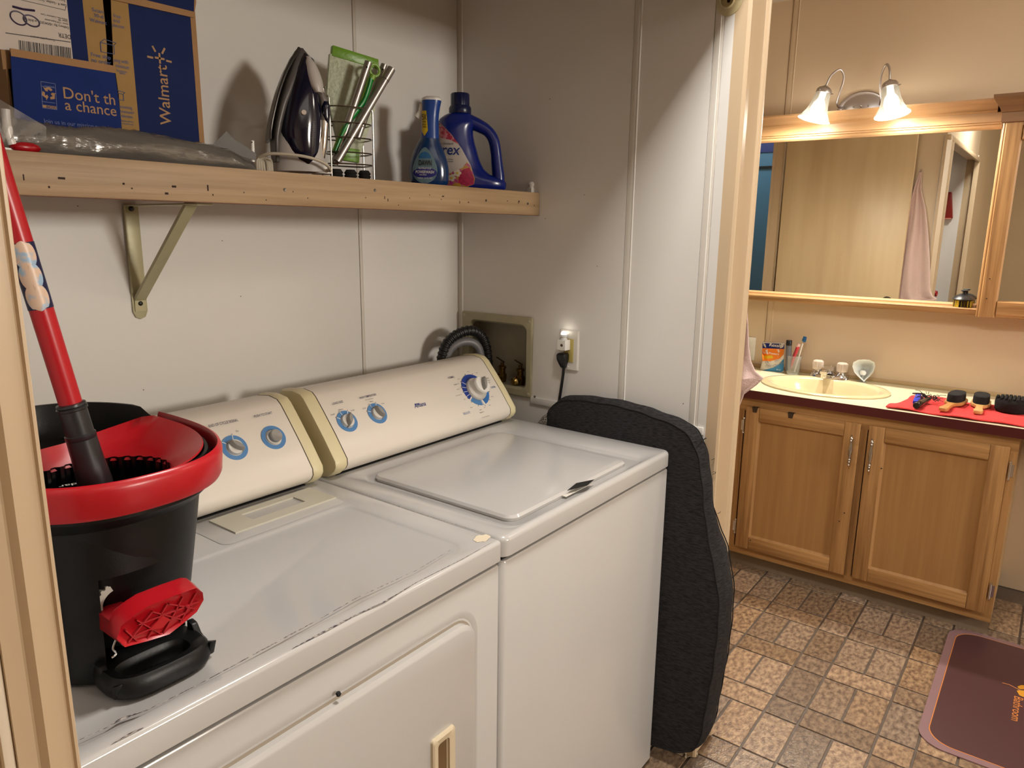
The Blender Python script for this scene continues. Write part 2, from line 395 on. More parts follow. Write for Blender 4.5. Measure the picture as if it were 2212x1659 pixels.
# ---- washer
was = thing('washing_machine', 'white top-load washing machine, right of the dryer, with a large round cycle dial', 'washer', (.34, .33, 0))
MB().loft([rrect(.002, .685, .004, .64, .014, z) for z in (.02, CZ - .013)] + [rrect(.004, .683, .006, .638, .013, CZ - .0095), rrect(.009, .678, .011, .634, .010, CZ - .0085)]).build('cabinet', APPL, was)
bx((.01, .012, .0), (.675, .62, .02)).build('base', DARK, was, smooth=False)
bx((.010, .012, CZ - .0088), (.676, .62, CZ + .001)).build('gap', DARK, was, smooth=False)
top_plate(-.001, .686, .0, .645, (.055, .575, .018, .44), .006, r=.022, er=.010).build('top', APPL, was)
rg = [rrect(.076, .528, .040, .425, .022, TZ - .006), rrect(.074, .530, .038, .427, .024, TZ + .001), rrect(.078, .526, .042, .423, .022, TZ + .006), rrect(.090, .514, .054, .411, .02, TZ + .0075)]
lid = MB().loft(rg).build('lid', APPL, was)
# finger scoop at the front edge of the lid
hp = [at(u, v, 2, TZ + .0085) for u, v in ((1225, 1060), (1245, 1044), (1284, 1036), (1268, 1049))]
sc = MB().prism(hp, (0, 0, .0006)); sc.build('finger_slot', DARK, lid, smooth=False)
bx((.245, .0285, TZ - .001), (.345, .040, TZ + .0005)).build('handle_recess', mat('enamel_lip', 'D6D2CA', .2), lid, bevel=.0004)
def console(par, xa, xb, capl, capr, cap_gap=True):
    """plastic console: curved face, end caps, lower channel"""
    fp = console_pts()
    MB().prism([(xa, y, z) for y, z in fp], (xb - xa, 0, 0)).build('console', mat('console_face_white', 'DDD5CA', .32), par, ang=60)
    def cap(x, w):
        c = []
        n = len(fp)
        pts = [V((0, y, z)) for y, z in fp]; cen = V((0, .56, .98))
        for dx, k in ((0, 1.0), (w * .25, 1.028), (w * .8, 1.03), (w, 1.0), (w * 1.02, .97)):
            c.append([V((x + dx, cen.y + (p.y - cen.y) * k, max(TZ, cen.z + (p.z - cen.z) * k))) for p in pts])
        MB().loft(c).build('end_cap', CREAM, par, ang=50)
        MB().prism([(x - .0012 * (1 if w > 0 else -1), cen.y + (p.y - cen.y) * 1.004, max(TZ, cen.z + (p.z - cen.z) * 1.004)) for p in pts], (.0024 * (1 if w > 0 else -1), 0, 0)).build('cap_seam', mat('seam_brown', '3B2F22', .7), par, smooth=False)
    if capl: cap(xa, -capl)
    if capr: cap(xb, capr)
    bx((xa - .004, .494, TZ - .0005), (xb + .004, .52, TZ + .0022)).build('base_gap', DARK, par, smooth=False)
console(was, .039, .624, .032, .024)
def rad(u0, v0, u1, v1): return (con(u0, v0) - con(u1, v1)).length
def vlabel(s, u, v, h, w, m=INK, par=was, bold=.012):
    text(s, con(u, v), X, UPC, h, m, par, w=w, bold=bold, align='CENTER', depth=.0006)
# load size dial
c = con(750, 910); r = .0265
dl = disc(c, r * .64, r, RING, was, 'dial_ring'); knob(c, r * .60, 28, was)
for a in (-58, -18, 30): tick(c, a, r * .64, r * 1.0, .0007, WHITEP, dl); tick(c, a, r * 1.04, r * 1.12, .0006, INK, dl)
vlabel('LOAD SIZE', 730.5, 872, .0052, .030)
for s, u, v in (('Small', 719, 897), ('Medium', 737, 886), ('Large', 762, 887.5)): vlabel(s, u, v, .0034, .0105 + .002 * (len(s) > 5), INKL, bold=0)
# temperature dial
c = con(815, 893)
dl = disc(c, r * .64, r, RING, was, 'dial_ring'); knob(c, r * .60, -22, was)
for a in (-66, -22, 20): tick(c, a, r * .64, r * 1.0, .0007, WHITEP, dl); tick(c, a, r * 1.04, r * 1.12, .0006, INK, dl)
vlabel('WASH TEMPERATURE', 795.5, 858, .0052, .052)
vlabel('All Cold Rinses', 798, 861.5 + 2, .0028, .024, INKL, bold=0)
for s, u, v in (('Cold', 787, 883.5), ('Warm', 803, 868.5), ('Hot', 827.5, 873)): vlabel(s, u, v, .0034, .009, INKL, bold=0)
# brand script
text('Amana', con(896, 882), X, UPC, .0118, mat('logo_blue', '16357F', .4), was, w=.041, bold=.02, shear=.35, depth=.0006)
tt = [con(896, 873.5), con(905, 872)]
MB().tube([p + CN * .0006 for p in tt], .0012, 6).build('lettering', mat('logo_blue', '16357F', .4), was)
# cycle dial
c = con(1027, 842); R1 = .0475
d_ = disc(c, R1 * .66, R1, RINGD, was, 'dial_ring', -118, 52)
disc(c, R1 * .66, R1, RINGM, was, 'dial_ring', 66, 168); disc(c, R1 * .66, R1, RING, was, 'dial_ring', 178, 236)
for a in (-50, -70, -88, -105, 178, 183): tick(c, a, R1 * .66, R1, .0006, WHITEP, d_)
for a in (-50, -70, -88, -112, -10, 22, 62, 108, 140, 175, 205, 232): tick(c, a, R1 * 1.01, R1 * 1.09, .0006, INK, d_)
db = MB().lathe(c, CN, [(R1 * .68, 0), (R1 * .70, .006), (R1 * .66, .010), (R1 * .56, .009), (R1 * .48, .012), (R1 * .46, .024), (R1 * .48, .026)], 36).build('dial', mat('knob_white', 'CFCBC4', .3), was)
c2 = c + CN * .0265
MB().lathe(c2, CN, [(R1 * .52, 0), (R1 * .52, .004), (R1 * .49, .007), (R1 * .43, .008)], 32).build('dial_cap', WHITEP, db)
t = math.radians(28); d = X * math.sin(t) + UPC * math.cos(t); s_ = CN.cross(d); sh = []
for z, kk in ((.006, 1.0), (.018, .9), (.020, .7)):
    sh.append([c2 + d * (math.cos(i/10*math.pi) * R1 * .44 * kk) + s_ * (math.sin(i/10*math.pi) * R1 * .13 * kk) + CN * z for i in range(20)])
MB().loft(sh).build('grip', GREY, db)
vlabel('NORMAL', 976, 817, .0058, .024); vlabel('CASUAL', 1066, 838, .0052, .021, mat('ink_mid_blue', '2A5A9C', .5)); vlabel('DELICATE', 1009, 894.5, .0062, .027, mat('ink_mid_blue', '2A5A9C', .5))
for s, u, v, w_ in (('Rinse', 1012, 803.5, .009), ('Spin', 1030, 806, .007), ('Light 6', 991.5, 819.5, .0105), ('Regular 10', 986.5, 831, .020), ('Heavy 14', 990.5, 841.5, .0145), ('Extra Heavy 18', 991, 854.5, .023), ('Off', 1004, 864, .006), ('Rinse', 1018.5, 881, .009),
    ('Light 6', 1038.5, 886, .0095), ('Regular 6', 1041, 891.5, .0165), ('Off', 1047, 881, .006), ('Spin', 1058, 876, .007), ('Rinse', 1063.5, 857.5, .009), ('10 Regular', 1052.5, 818, .017), ('8 Medium', 1056, 822.5, .012), ('6 Light', 1057, 827, .0085), ('Pull to start / Push to stop', 1049, 901, .031)):
    vlabel(s, u, v, .0034 if 'Reg' in s else .0027, w_, INKL if 'Regular 10' != s else INK, bold=.006 if 'Reg' in s else 0)
# ---- dryer
dry = thing('clothes_dryer', 'white front-loading clothes dryer, left of the washer, with scuffed top edge', 'dryer', (-.37, .33, 0))
DX0, DX1 = -.738, -.006
cb = MB().loft([rrect(DX0, DX1, .004, .64, .006, z) for z in (.0, CZ - .013)] + [rrect(DX0 + .002, DX1 - .002, .006, .638, .006, CZ - .0095), rrect(DX0 + .006, DX1 - .006, .011, .634, .005, CZ - .0085)]).build('cabinet', APPL, dry)
bx((DX0 + .007, .012, CZ - .0088), (DX1 - .007, .62, CZ + .001)).build('gap', DARK, dry, smooth=False)
tp = top_plate(DX0 - .002, DX1 + .002, .0, .645, (-.71, -.064, .030, .345), .005, r=.008, er=.007, rr=.035).build('top', APPL, dry)
# sunk strip around the lint screen, and the screen cover
ls = MB().loft([rrect(-.322, -.055, .352, .486, .018, TZ + .0006), rrect(-.320, -.057, .354, .484, .016, TZ + .0014)]).build('lint_plinth', APPL, dry)
lc = MB()
a0, a1, b0, b1 = -.283, -.058, .382, .468
for p in (((a0, b0, TZ), (a1, .410, TZ + .0045)), ((a0, .448, TZ), (a1, b1, TZ + .0045)), ((a0, .410, TZ), (-.229, .448, TZ + .0045)), ((-.112, .410, TZ), (a1, .448, TZ + .0045))): lc.box(*p)
lc = lc.build('lint_screen_cover', mat('lint_cover_grey', 'C2BEAE', .35), dry, smooth=False)
bx((-.229, .410, TZ + .0002), (-.112, .448, TZ + .0012)).build('pull_recess', CREAM, lc, smooth=False)
# scuffs: worn paint along the front edges, and the bare patch on the corner
SCUF = mat('worn_paint_line', '39323A', .7, col2='B7AFA6', vs=160, stretch=(1, 3, 1), ramp=(.42, .56))
def scuff(pts, w, par, nm='scuff'):
    P = [at(u, v, 2, TZ + .0003) for u, v in pts]; b = MB()
    for p, q, wa, wb_ in zip(P, P[1:], w, w[1:]):
        n = (q - p).cross(Z).normalized()
        b.prism([p - n * wa, q - n * wb_, q + n * wb_, p + n * wa], (0, 0, .0002))
    b.build(nm, SCUF, par, smooth=False)
scuff([(172, 1598), (230, 1572), (262, 1553), (320, 1533), (430, 1478), (620, 1375), (700, 1332), (770, 1292), (900, 1232), (975, 1187)], [.0003, .0004, .002, .0006, .0004, .0010, .0004, .0005, .0003, .0002], dry)
scuff([(240, 1608), (285, 1583), (310, 1572)], [.0002, .0018, .0002], dry)
scuff([(630, 1402), (700, 1365), (760, 1333), (830, 1300), (900, 1258), (1000, 1207), (1062, 1172)], [.0003, .0017, .0012, .0010, .0003, .0004, .0002], dry)
scuff([(710, 1043), (800, 1072), (900, 1107), (1000, 1138), (1046, 1152)], [.0003, .0004, .0003, .0005, .0003], dry)
pc = at(1041, 1163, 2, TZ); bw = MB()
bw.loft([[pc + V((math.cos(a/16*2*math.pi) * .018 * (1 + .12 * math.sin(a * 2.3)), math.sin(a/16*2*math.pi) * .0125 * (1 + .15 * math.cos(a * 1.7)), z)) for a in range(16)] for z in (.0001, .0004)]).build('bare_patch', mat('bare_primer', 'D9CDB4', .6), tp, smooth=False)
bw = MB()
bw.loft([[pc + V((math.cos(a/16*2*math.pi) * .019 * (1 + .12 * math.sin(a * 2.3)), math.sin(a/16*2*math.pi) * .0132 * (1 + .15 * math.cos(a * 1.7)), z)) for a in range(16)] for z in (.00005, .0002)]).build('patch_rim', SCUF, tp, smooth=False)
# door: recessed reveal and proud panel
def frect(x0_, x1_, z0, z1, r, y, n=6):
    return [V((p.x, y, p.y)) for p in rrect(x0_, x1_, z0, z1, r, 0, n)]
DD = (-.66, -.083, .22, .795)
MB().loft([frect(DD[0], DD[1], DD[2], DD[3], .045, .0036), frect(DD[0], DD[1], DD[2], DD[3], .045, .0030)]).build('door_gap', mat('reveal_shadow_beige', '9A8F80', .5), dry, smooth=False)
rv = MB().loft([frect(DD[0] - .016, DD[1] + .016, DD[2] - .016, DD[3] + .016, .058, .0042), frect(DD[0] - .010, DD[1] + .010, DD[2] - .01, DD[3] + .01, .052, .0026), frect(DD[0] - .002, DD[1] + .002, DD[2] - .002, DD[3] + .002, .046, .0042)], False, False).build('door_surround', APPL, dry)
dr = MB().loft([frect(DD[0] + .002, DD[1] - .002, DD[2] + .003, DD[3] - .005, .042, .004), frect(DD[0] + .002, DD[1] - .002, DD[2] + .003, DD[3] - .005, .042, -.006), frect(DD[0] + .006, DD[1] - .006, DD[2] + .006, DD[3] - .010, .040, -.010), frect(DD[0] + .010, DD[1] - .010, DD[2] + .010, DD[3] - .014, .036, -.0115)]).build('door', APPL, dry)
hd = MB()                                     # recessed pull in a raised frame
hx0, hx1, hz0_, hz1_ = -.2, -.152, .44, .625
hd.loft([frect(hx0 - .004, hx1 + .004, hz0_, hz1_, .006, -.0112), frect(hx0 - .003, hx1 + .003, hz0_ + .001, hz1_ - .001, .006, -.016), frect(hx0, hx1, hz0_ + .004, hz1_ - .004, .006, -.018),
         frect(hx0 + .009, hx1 - .011, hz0_ + .014, hz1_ - .014, .006, -.0165), frect(hx0 + .010, hx1 - .012, hz0_ + .015, hz1_ - .015, .006, -.0118)], False, True)
hd = hd.build('door_handle', mat('handle_almond', 'CDBFA4', .35), dr)
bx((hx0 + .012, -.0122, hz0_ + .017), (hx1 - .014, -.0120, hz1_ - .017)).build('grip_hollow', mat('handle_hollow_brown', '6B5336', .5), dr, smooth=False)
MB().ball(at(731, 1499, 1, -.004), .004, 8).build('door_bumper', DARK, dry)
console(dry, -.712, -.052, .022, .026)
c = con(507, 967)
dl = disc(c, r * .66, r, RING, dry, 'dial_ring'); knob(c, r * .60, -45, dry)
for a in (-50, 12): tick(c, a, r * .66, r * 1.0, .0007, WHITEP, dl); tick(c, a, r * 1.04, r * 1.12, .0006, INK, dl)
vlabel('END OF CYCLE SIGNAL', 484, 916.5, .0056, .063, par=dry); vlabel('On', 513, 933, .0036, .0055, INKL, par=dry, bold=0)
c = con(591, 945)
disc(c, r * .66, r, RING, dry, 'dial_ring')
MB().lathe(c, CN, [(r * .60, 0), (r * .60, .003), (r * .5, .004)], 28).build('button_bezel', mat('knob_white', 'CFCBC4', .3), dry)
MB().lathe(c, CN, [(r * .5, 0), (r * .5, .012), (r * .42, .0145), (r * .25, .013), (0, .012)], 28).build('push_button', GREY, dry)
vlabel('PUSH TO START', 569.5, 898, .0052, .042, par=dry)
for cx_, ang in ((-.45, 20), (-.60, 60)):
    c = V((cx_, 0, 0)) + V((0, CP0.y + UPC.y * .06, CP0.z + UPC.z * .06)); disc(c, r * .9, r * 1.3, RING, dry, 'dial_ring'); knob(c, r * .85, ang, dry)

# ================================================================ SPIN MOP BUCKET AND MOP ON THE DRYER
RED = mat('red_plastic', 'A8101C', .3)
REDD = mat('red_plastic_soft', '8E0D18', .38)
bk = thing('mop_bucket', 'black oval spin-mop bucket with a red rim and foot pedal on the dryer', 'bucket', (-.56, .28, TZ))
z0 = TZ + .0005
levels = [z0, .925, .95, .975, 1.0, 1.03, 1.055, 1.10]
def body_ring(z, d=0):
    t = (z - z0) / (1.082 - z0)
    return sell(-.577 + .006 * t, .282 + .008 * t, .103 + .008 * t - d, .172 + .006 * t - d, z, 2.4, 72)
def hole(j, i):
    p = body_ring(levels[j])[i]; q = body_ring(levels[j])[(i + 1) % 72]
    zt = levels[j + 1]; lim = 1.031
    return p.y < .16 and -.624 < min(p.x, q.x) and max(p.x, q.x) < -.502 and zt <= lim
b = MB(); b.loft([body_ring(z) for z in levels], False, False, skip=hole)
b.loft([body_ring(z, .003) for z in levels][::-1], False, False, skip=lambda j, i: hole(6 - j, i))
b.build('body', BLACKP, bk, ang=60)
cav = MB().box((-.640, .168, z0), (-.495, .26, 1.034)); cav = cav.build('pedal_bay', mat('bay_black', '040404', .6), bk, smooth=False)
# drop the front face of the bay so that it is open
bm = bmesh.new(); bm.from_mesh(cav.data); bmesh.ops.delete(bm, geom=[f for f in bm.faces if f.calc_center_median().y < .169], context='FACES'); bm.to_mesh(cav.data); bm.free()
# flared dark collar and raised black splash wall at the back
def rim_z(x, y): return 1.148 + .016 * max(0, min(1, (y - .35) / .03))
R0 = lambda a, b_, z, zf=None: sell(-.560, .295, a, b_, z, 2.35, 72, zf=zf)
MB().loft([body_ring(1.088), R0(.128, .194, 1.094), R0(.139, .206, 1.106), R0(.141, .207, 1.120), R0(.136, .202, 1.120), R0(.130, .196, 1.115, None), R0(.112, .178, 1.10)], False, False).build('collar', BLACKP, bk)
b = MB()
b.loft([R0(.1385, .2045, 1.115), R0(.140, .206, 0, lambda x, y: rim_z(x, y) - .008), R0(.138, .204, 0, rim_z), R0(.134, .200, 0, rim_z), R0(.131, .197, 0, lambda x, y: rim_z(x, y) - .008), R0(.120, .186, 1.06), R0(.10, .166, .93)], False, True)
b.build('inner_wall', BLACKP, bk)
# red band round the front and sides
ts, te = -2 * math.pi + math.radians(205), math.radians(12)
ts = math.radians(-205)
def arc(a, b_, z): return sell(-.560, .295, a, b_, z, 2.4, 60, ts, te)
b = MB()
sect = [(.1425, 1.114), (.150, 1.114), (.1525, 1.119), (.1545, 1.147), (.152, 1.154), (.149, 1.1555), (.147, 1.152), (.1435, 1.142)]
rg = [arc(a, a + .066, z) for a, z in sect]
b.loft([[r_[i] for r_ in rg] for i in range(60)])
b.build('rim_band', RED, bk, ang=50)
# red insert: from the rim inward to the oval mouth of the wringer
MC = V((-.566, .222, 0)); 
def outer_pt(t):
    d = V((math.cos(t), math.sin(t), 0)); lo, hi = 0, .4
    for _ in range(24):
        m_ = (lo + hi) / 2; p = MC + d * m_
        inside = (abs((p.x + .560) / .133) ** 2.35 + abs((p.y - .295) / .199) ** 2.35) < 1 and p.y < .345 + .22 * (p.x + .44)
        lo, hi = (m_, hi) if inside else (lo, m_)
    return MC + d * lo
rs = []
N_ = 72
for f, z in ((1.0, 1.144), (.97, 1.146), (.62, 1.138), (.25, 1.129), (.0, 1.124), (-.06, 1.117)):
    q = []
    for i in range(N_):
        t = 2 * math.pi * i / N_; o_ = outer_pt(t); n_ = MC + V((math.cos(t) * .092, math.sin(t) * .080, 0))
        p = n_.lerp(o_, f) if f >= 0 else MC + (n_ - MC) * (1 + f)
        k_ = max(0, min(1, (p.x + .56) / .12)); zz = z + .010 * f * k_
        q.append(V((p.x, p.y, zz)))
    rs.append(q)
MB().loft(rs, False, False).build('insert', RED, bk, ang=60)
b = MB(); rs = []
for z in (1.122, 1.09, 1.05):
    rs.append([V((MC.x + math.cos(2*math.pi*i/120) * .089 * (1 - (.035 if i % 4 < 2 else 0)), MC.y + math.sin(2*math.pi*i/120) * .077 * (1 - (.06 if i % 4 < 2 else 0)), z)) for i in range(120)])
b.loft(rs, False, True); b.build('wringer_basket', mat('gloss_black_ribs', '0B0B0C', .18), bk, ang=20)
# foot with a carrying slot
b = MB(); fo = lambda a, b_, z, cx=-.572, cy=.103: sell(cx, cy, a, b_, z, 3.2, 40)
b.loft([fo(.061, .046, z0), fo(.063, .048, z0 + .006), fo(.061, .046, z0 + .020), fo(.057, .042, z0 + .024), fo(.043, .020, z0 + .022, -.576, .092), fo(.040, .017, z0 + .016, -.576, .092), fo(.039, .016, z0, -.576, .092)], False, False)
b.build('foot', BLACKP, bk, ang=50)
gp = [(.066, .923), (.088, .932), (.102, .948), (.110, .975), (.122, .980), (.122, z0), (.075, z0)]
for xg, kz in ((-.517, .42), (-.632, .38)): MB().prism([(xg, y, z0 + (z - z0) * (kz if z > .93 else 1)) for y, z in gp], (.009, 0, 0)).build('foot_gusset', BLACKP, bk, bevel=.002)
# pedal: shallow ribbed tray seen from below
pp = [(318, 1311), (372, 1289), (424, 1270), (438, 1280), (440, 1296), (425, 1322), (398, 1345), (366, 1370), (322, 1384), (270, 1398), (252, 1380), (262, 1352), (292, 1328)]
YP = .060
P3 = [at(u, v, 1, YP) for u, v in pp]; pc = sum(P3, V((0, 0, 0))) / len(P3)
def sc_(k_, y, dz=0): return [V((pc.x + (p.x - pc.x) * k_, y, pc.z + (p.z - pc.z) * k_ + dz)) for p in P3]
ped = MB().loft([sc_(.86, YP + .006), sc_(.92, YP + .003), sc_(1.0, YP), sc_(1.01, YP + .004), sc_(1.0, YP + .022, .006), sc_(.9, YP + .028, .008)], True, True).build('pedal', RED, bk, ang=50)
def rib(a, c_): 
    a, c_ = at(*a, 1, YP + .002), at(*c_, 1, YP + .002); s_ = (c_ - a).normalized().cross(Y) * .0007
    return [a - s_, c_ - s_, c_ + s_, a + s_]
b = MB()
for a, c_ in (((330, 1322), (278, 1388)), ((362, 1305), (318, 1382)), ((396, 1290), (352, 1372)), ((424, 1282), (390, 1345)), ((296, 1340), (352, 1372)), ((272, 1362), (300, 1388)), ((330, 1322), (398, 1340)), ((366, 1305), (425, 1316)), ((290, 1375), (400, 1325)), ((300, 1350), (430, 1300))):
    b.prism(rib(a, c_), (0, .004, 0))
b.build('pedal_rib', mat('red_plastic_rib', 'A01822', .4), ped, smooth=False)
b = MB().prism([at(u, v, 1, YP + .001) for u, v in ((322, 1362), (352, 1330), (368, 1338), (352, 1356))], (0, .004, 0)); b.build('pedal_pad', RED, ped)
b = MB().prism([at(u, v, 1, YP + .02) for u, v in ((250, 1350), (300, 1325), (330, 1330), (270, 1392), (252, 1385))], (0, .05, 0)); b.build('pedal_arm', REDD, ped)
# gear wheel and shaft in the bay
gc = at(256, 1302, 1, .124)
b = MB(); rs = []
for y, k_ in ((0, 1), (.012, 1)):
    rs.append([gc + V((math.cos(2*math.pi*i/96), 0, math.sin(2*math.pi*i/96))) * (.028 * (1 if (i // 2) % 2 else .91)) + V((0, y, 0)) for i in range(96)])
ri = [gc + V((math.cos(2*math.pi*i/96), 0, math.sin(2*math.pi*i/96))) * .018 + V((0, y, 0)) for y in (.012,) for i in range(96)]
ri0 = [p - V((0, .012, 0)) for p in ri]
b.loft([ri0, rs[0], rs[1], ri], False, False); b.build('gear', mat('gear_white', 'B9B4AB', .5), bk, ang=25)
MB().tube([at(298, 1292, 1, .13), at(322, 1281, 1, .13)], .0045, 6).build('gear_shaft', mat('gear_white', 'B9B4AB', .5), bk)
MB().tube(smooth_path([at(u, v, 1, .085) for u, v in ((246, 1368), (252, 1376), (244, 1400), (251, 1412), (241, 1421))], 4), .0012, 6).build('spring', CHROME, bk)
# ---- the mop
mp = thing('spin_mop', 'red-handled spin mop with a printed wrapper, standing in the bucket', 'mop', (-.577, .2, 1.07))
A = at(205, 1040, 1, .195); B_ = at(28, 472, 1, .215); dm = (B_ - A).normalized()
def al(z): return A + dm * ((z - A.z) / dm.z)
J = al(at(150, 873, 1, .2).z)
top = al(1.93)
MB().tube([J, top], .0128, 20).build('pole', RED, mp)
s0, s1 = al(at(90, 668, 1, .2).z), al(at(55, 525, 1, .2).z)
SL = mat('sleeve_navy', '14193F', .35)
sl = MB().tube([s0, s1], .0133, 20).build('sleeve', SL, mp)
# three soft pale printed pictures on the sleeve
PM = mat('sleeve_photo', 'C9AE98', .35, col2='8FA9BF', vs=70, ramp=(.4, .5), detail=3)
for k_ in range(3):
    cc = s0.lerp(s1, .18 + .32 * k_); nrm = (CP - cc); nrm = (nrm - dm * nrm.dot(dm)).normalized(); sd = dm.cross(nrm)
    b = MB(); rs = []
    for i in range(9):
        f = -1 + 2 * i / 8; w_ = math.sqrt(max(0, 1 - f * f)) * .95 + .05
        rs.append([cc + dm * (f * .0155) + (nrm * math.cos(a * w_) + sd * math.sin(a * w_)) * .0136 for a in [-.95 + .19 * j for j in range(11)]])
    b.loft(rs, False, False, close=False); b.build('printed_picture', PM, sl)
JB = mat('joint_black', '232325', .32)
L = lambda t: A.lerp(J, t)
b = MB(); b.lathe(A, dm, [(.012, -.045), (.0185, -.03), (.0195, 0), (.0175, .03), (.0168, (J - A).length * .56)], 24); b.build('joint_lower', JB, mp)
b = MB(); l_ = (J - A).length
b.lathe(A, dm, [(.0165, l_ * .56), (.0172, l_ * .57), (.0172, l_ * .62), (.0158, l_ * .63), (.0155, l_ * .92), (.0170, l_ * .93), (.0172, l_ * .955), (.0155, l_ * .965), (.0165, l_ * .975), (.016, l_ * 1.0), (.013, l_ * 1.01)], 24); b.build('joint_upper', JB, mp)
hz = 1.090
hpts = [(-.640, .175), (-.61, .158), (-.515, .165), (-.498, .180), (-.505, .215), (-.555, .262), (-.575, .265), (-.628, .225)]
hd_ = MB().prism([(x, y, hz) for x, y in hpts], (0, 0, .010)).build('mop_plate', RED, mp, bevel=.003)
tp_ = on(187, 1040, (0, 0, hz + .0102), (0, 0, 1))
text('cedar', tp_ + V((.004, 0, 0)), V((-1, .28, 0)), V((-.28, -1, 0)), .0085, WHITEP, mp, w=.036, bold=.02)
b = MB(); random.seed(5)
for i in range(60):
    t = 2 * math.pi * i / 60; p = V((-.553 + math.cos(t) * .05, .19 + math.sin(t) * .030, hz)); b.tube([p, p + V((math.cos(t) * .016, math.sin(t) * .010, -.006)), p + V((math.cos(t) * .018, math.sin(t) * .012, -.018))], .0022, 5)
b.build('mop_fringe', mat('mop_strings_dark', '1A1A1C', .8), mp, kind='stuff')

# ================================================================ SHELF
SZ = 1.526
sh_ = thing('wall_shelf', 'oak-faced wall shelf with screws and staple holes, above the washer and dryer', 'shelf', (0, .62, SZ))
bx((-.757, .489, 1.508), (XW - .001, YB - .002, SZ)).build('board', mat('shelf_board_reddish', '8E5B3C', .6, var=.2, vs=20), sh_, bevel=.001)
fz = [(-.757, 1.5355), (XW - .001, 1.5355)]
fas = bx((-.757, .471, 1.4745), (XW - .001, .489, 1.5355)).build('fascia', PINEX, sh_, bevel=.001)
bx((-.757, .470, 1.4738), (XW - .001, .488, 1.4748)).build('edge_band', mat('edge_reddish', '6F4530', .7), fas, smooth=False)
for u, v in ((615, 410), (810, 411), (1050, 433), (1140, 440)):
    p = at(u, v, 1, .471)
    MB().lathe(p, -Y, [(.0034, 0), (.0032, .0006), (.0008, .0002)], 12).build('screw', mat('screw_steel', '6A6662', .35, metal=.9), fas)
HOLE = mat('staple_hole_dark', '2E1B12', .8)
b = MB(); random.seed(11)
for u, v, w_, h_ in ((51, 383, 2, 8), (133, 385, 12, 3), (106, 404, 3, 3), (267, 397, 4, 3), (285, 407, 3, 2), (376, 403, 9, 3), (360, 418, 7, 3), (449, 406, 3, 9), (460, 421, 2, 3), (527, 416, 2, 2), (575, 432, 2, 2), (633, 414, 2, 2), (665, 428, 2, 2), (790, 427, 2, 2), (831, 427, 2, 5), (838, 432, 2, 5), (885, 428, 2, 2), (861, 443, 2, 2), (928, 421, 2, 2), (957, 424, 8, 2), (953, 431, 2, 2), (993, 437, 2, 5), (1012, 437, 4, 2), (1096, 434, 3, 2), (1121, 435, 6, 3), (1120, 438, 4, 2), (1154, 444, 2, 3)):
    p = at(u, v, 1, .4709); k_ = .00052 + .0001 * u / 1166
    b.box((p.x - w_ * k_ * .75, .4706, p.z - h_ * k_), (p.x + w_ * k_ * .75, .4712, p.z + h_ * k_))
b.build('nail_hole', HOLE, fas, smooth=False, kind='stuff')
# bracket
br = thing('shelf_bracket', 'cream metal angle bracket under the shelf, screwed to the back wall', 'bracket', (-.225, YB, 1.25))
OLIV = mat('bracket_cream', 'B3AD8A', .4, metal=.15, var=.08, vs=30)
xb = -.226
bp = [(xb - .015, 1.474), (xb + .015, 1.474), (xb + .015, 1.262), (xb + .010, 1.250), (xb, 1.246), (xb - .010, 1.250), (xb - .015, 1.262)]
MB().prism([(x, YB - .004, z) for x, z in bp], (0, .0035, 0)).build('wall_arm', OLIV, br, bevel=.001)
bx((xb - .0155, YB - .009, 1.30), (xb - .013, YB - .001, 1.474)).build('flange', OLIV, br, bevel=.0008)
bx((xb - .015, .50, 1.4705), (xb + .015, YB - .003, 1.4738)).build('shelf_arm', OLIV, br, bevel=.001)
q0, q1 = V((xb, YB - .007, 1.285)), V((xb, .545, 1.4705)); dd_ = (q1 - q0).normalized(); nn = dd_.cross(X)
MB().loft([[q + X * a + nn * c_ for a, c_ in ((-.011, -.001), (-.011, .006), (-.008, .008), (.008, .008), (.011, .006), (.011, -.001))] for q in (q0, q1)]).build('brace', OLIV, br)
MB().prism([(xb - .011, YB - .006, 1.262), (xb + .011, YB - .006, 1.262), (xb + .011, YB - .008, 1.29), (xb - .011, YB - .008, 1.29)], (0, .003, 0)).build('brace_foot', OLIV, br)
for u, v in ((286, 451), (306, 655)):
    p = at(u, v, 1, YB - .0045); MB().lathe((xb, YB - .0045, p.z), -Y, [(.0052, 0), (.0048, .003), (.003, .0045), (0, .005)], 14).build('screw', mat('black_screw', '15120F', .4), br)

# ================================================================ THINGS ON THE SHELF
from mathutils.bvhtree import BVHTree
def bvh_of(o): return BVHTree.FromPolygons([v.co.copy() for v in o.data.vertices], [tuple(p.vertices) for p in o.data.polygons])
def drape(o, target, off=.0005):
    """lay a flat print onto the curved surface of target"""
    t = bvh_of(target); me = o.data
    for v in me.vertices:
        d = (v.co - CP).normalized(); h = t.ray_cast(CP, d)
        if h[0] is not None:
            n = h[1] if h[1].dot(d) < 0 else -h[1]; v.co = h[0] + n * off
    me.update(); return o
def patch(px, p0, n, m, parent, name, target=None, off=.0005, cuts=5, th=0):
    bm = bmesh.new(); vs = [bm.verts.new(on(u, v, p0, n)) for u, v in px]; bm.faces.new(vs)
    if target:
        bmesh.ops.triangulate(bm, faces=bm.faces[:]); bmesh.ops.subdivide_edges(bm, edges=bm.edges[:], cuts=cuts, use_grid_fill=True)
    b = MB(); b.bm.free(); b.bm = bm; o = b.build(name, m, parent, smooth=bool(target))
    if target: drape(o, target, off)
    return o
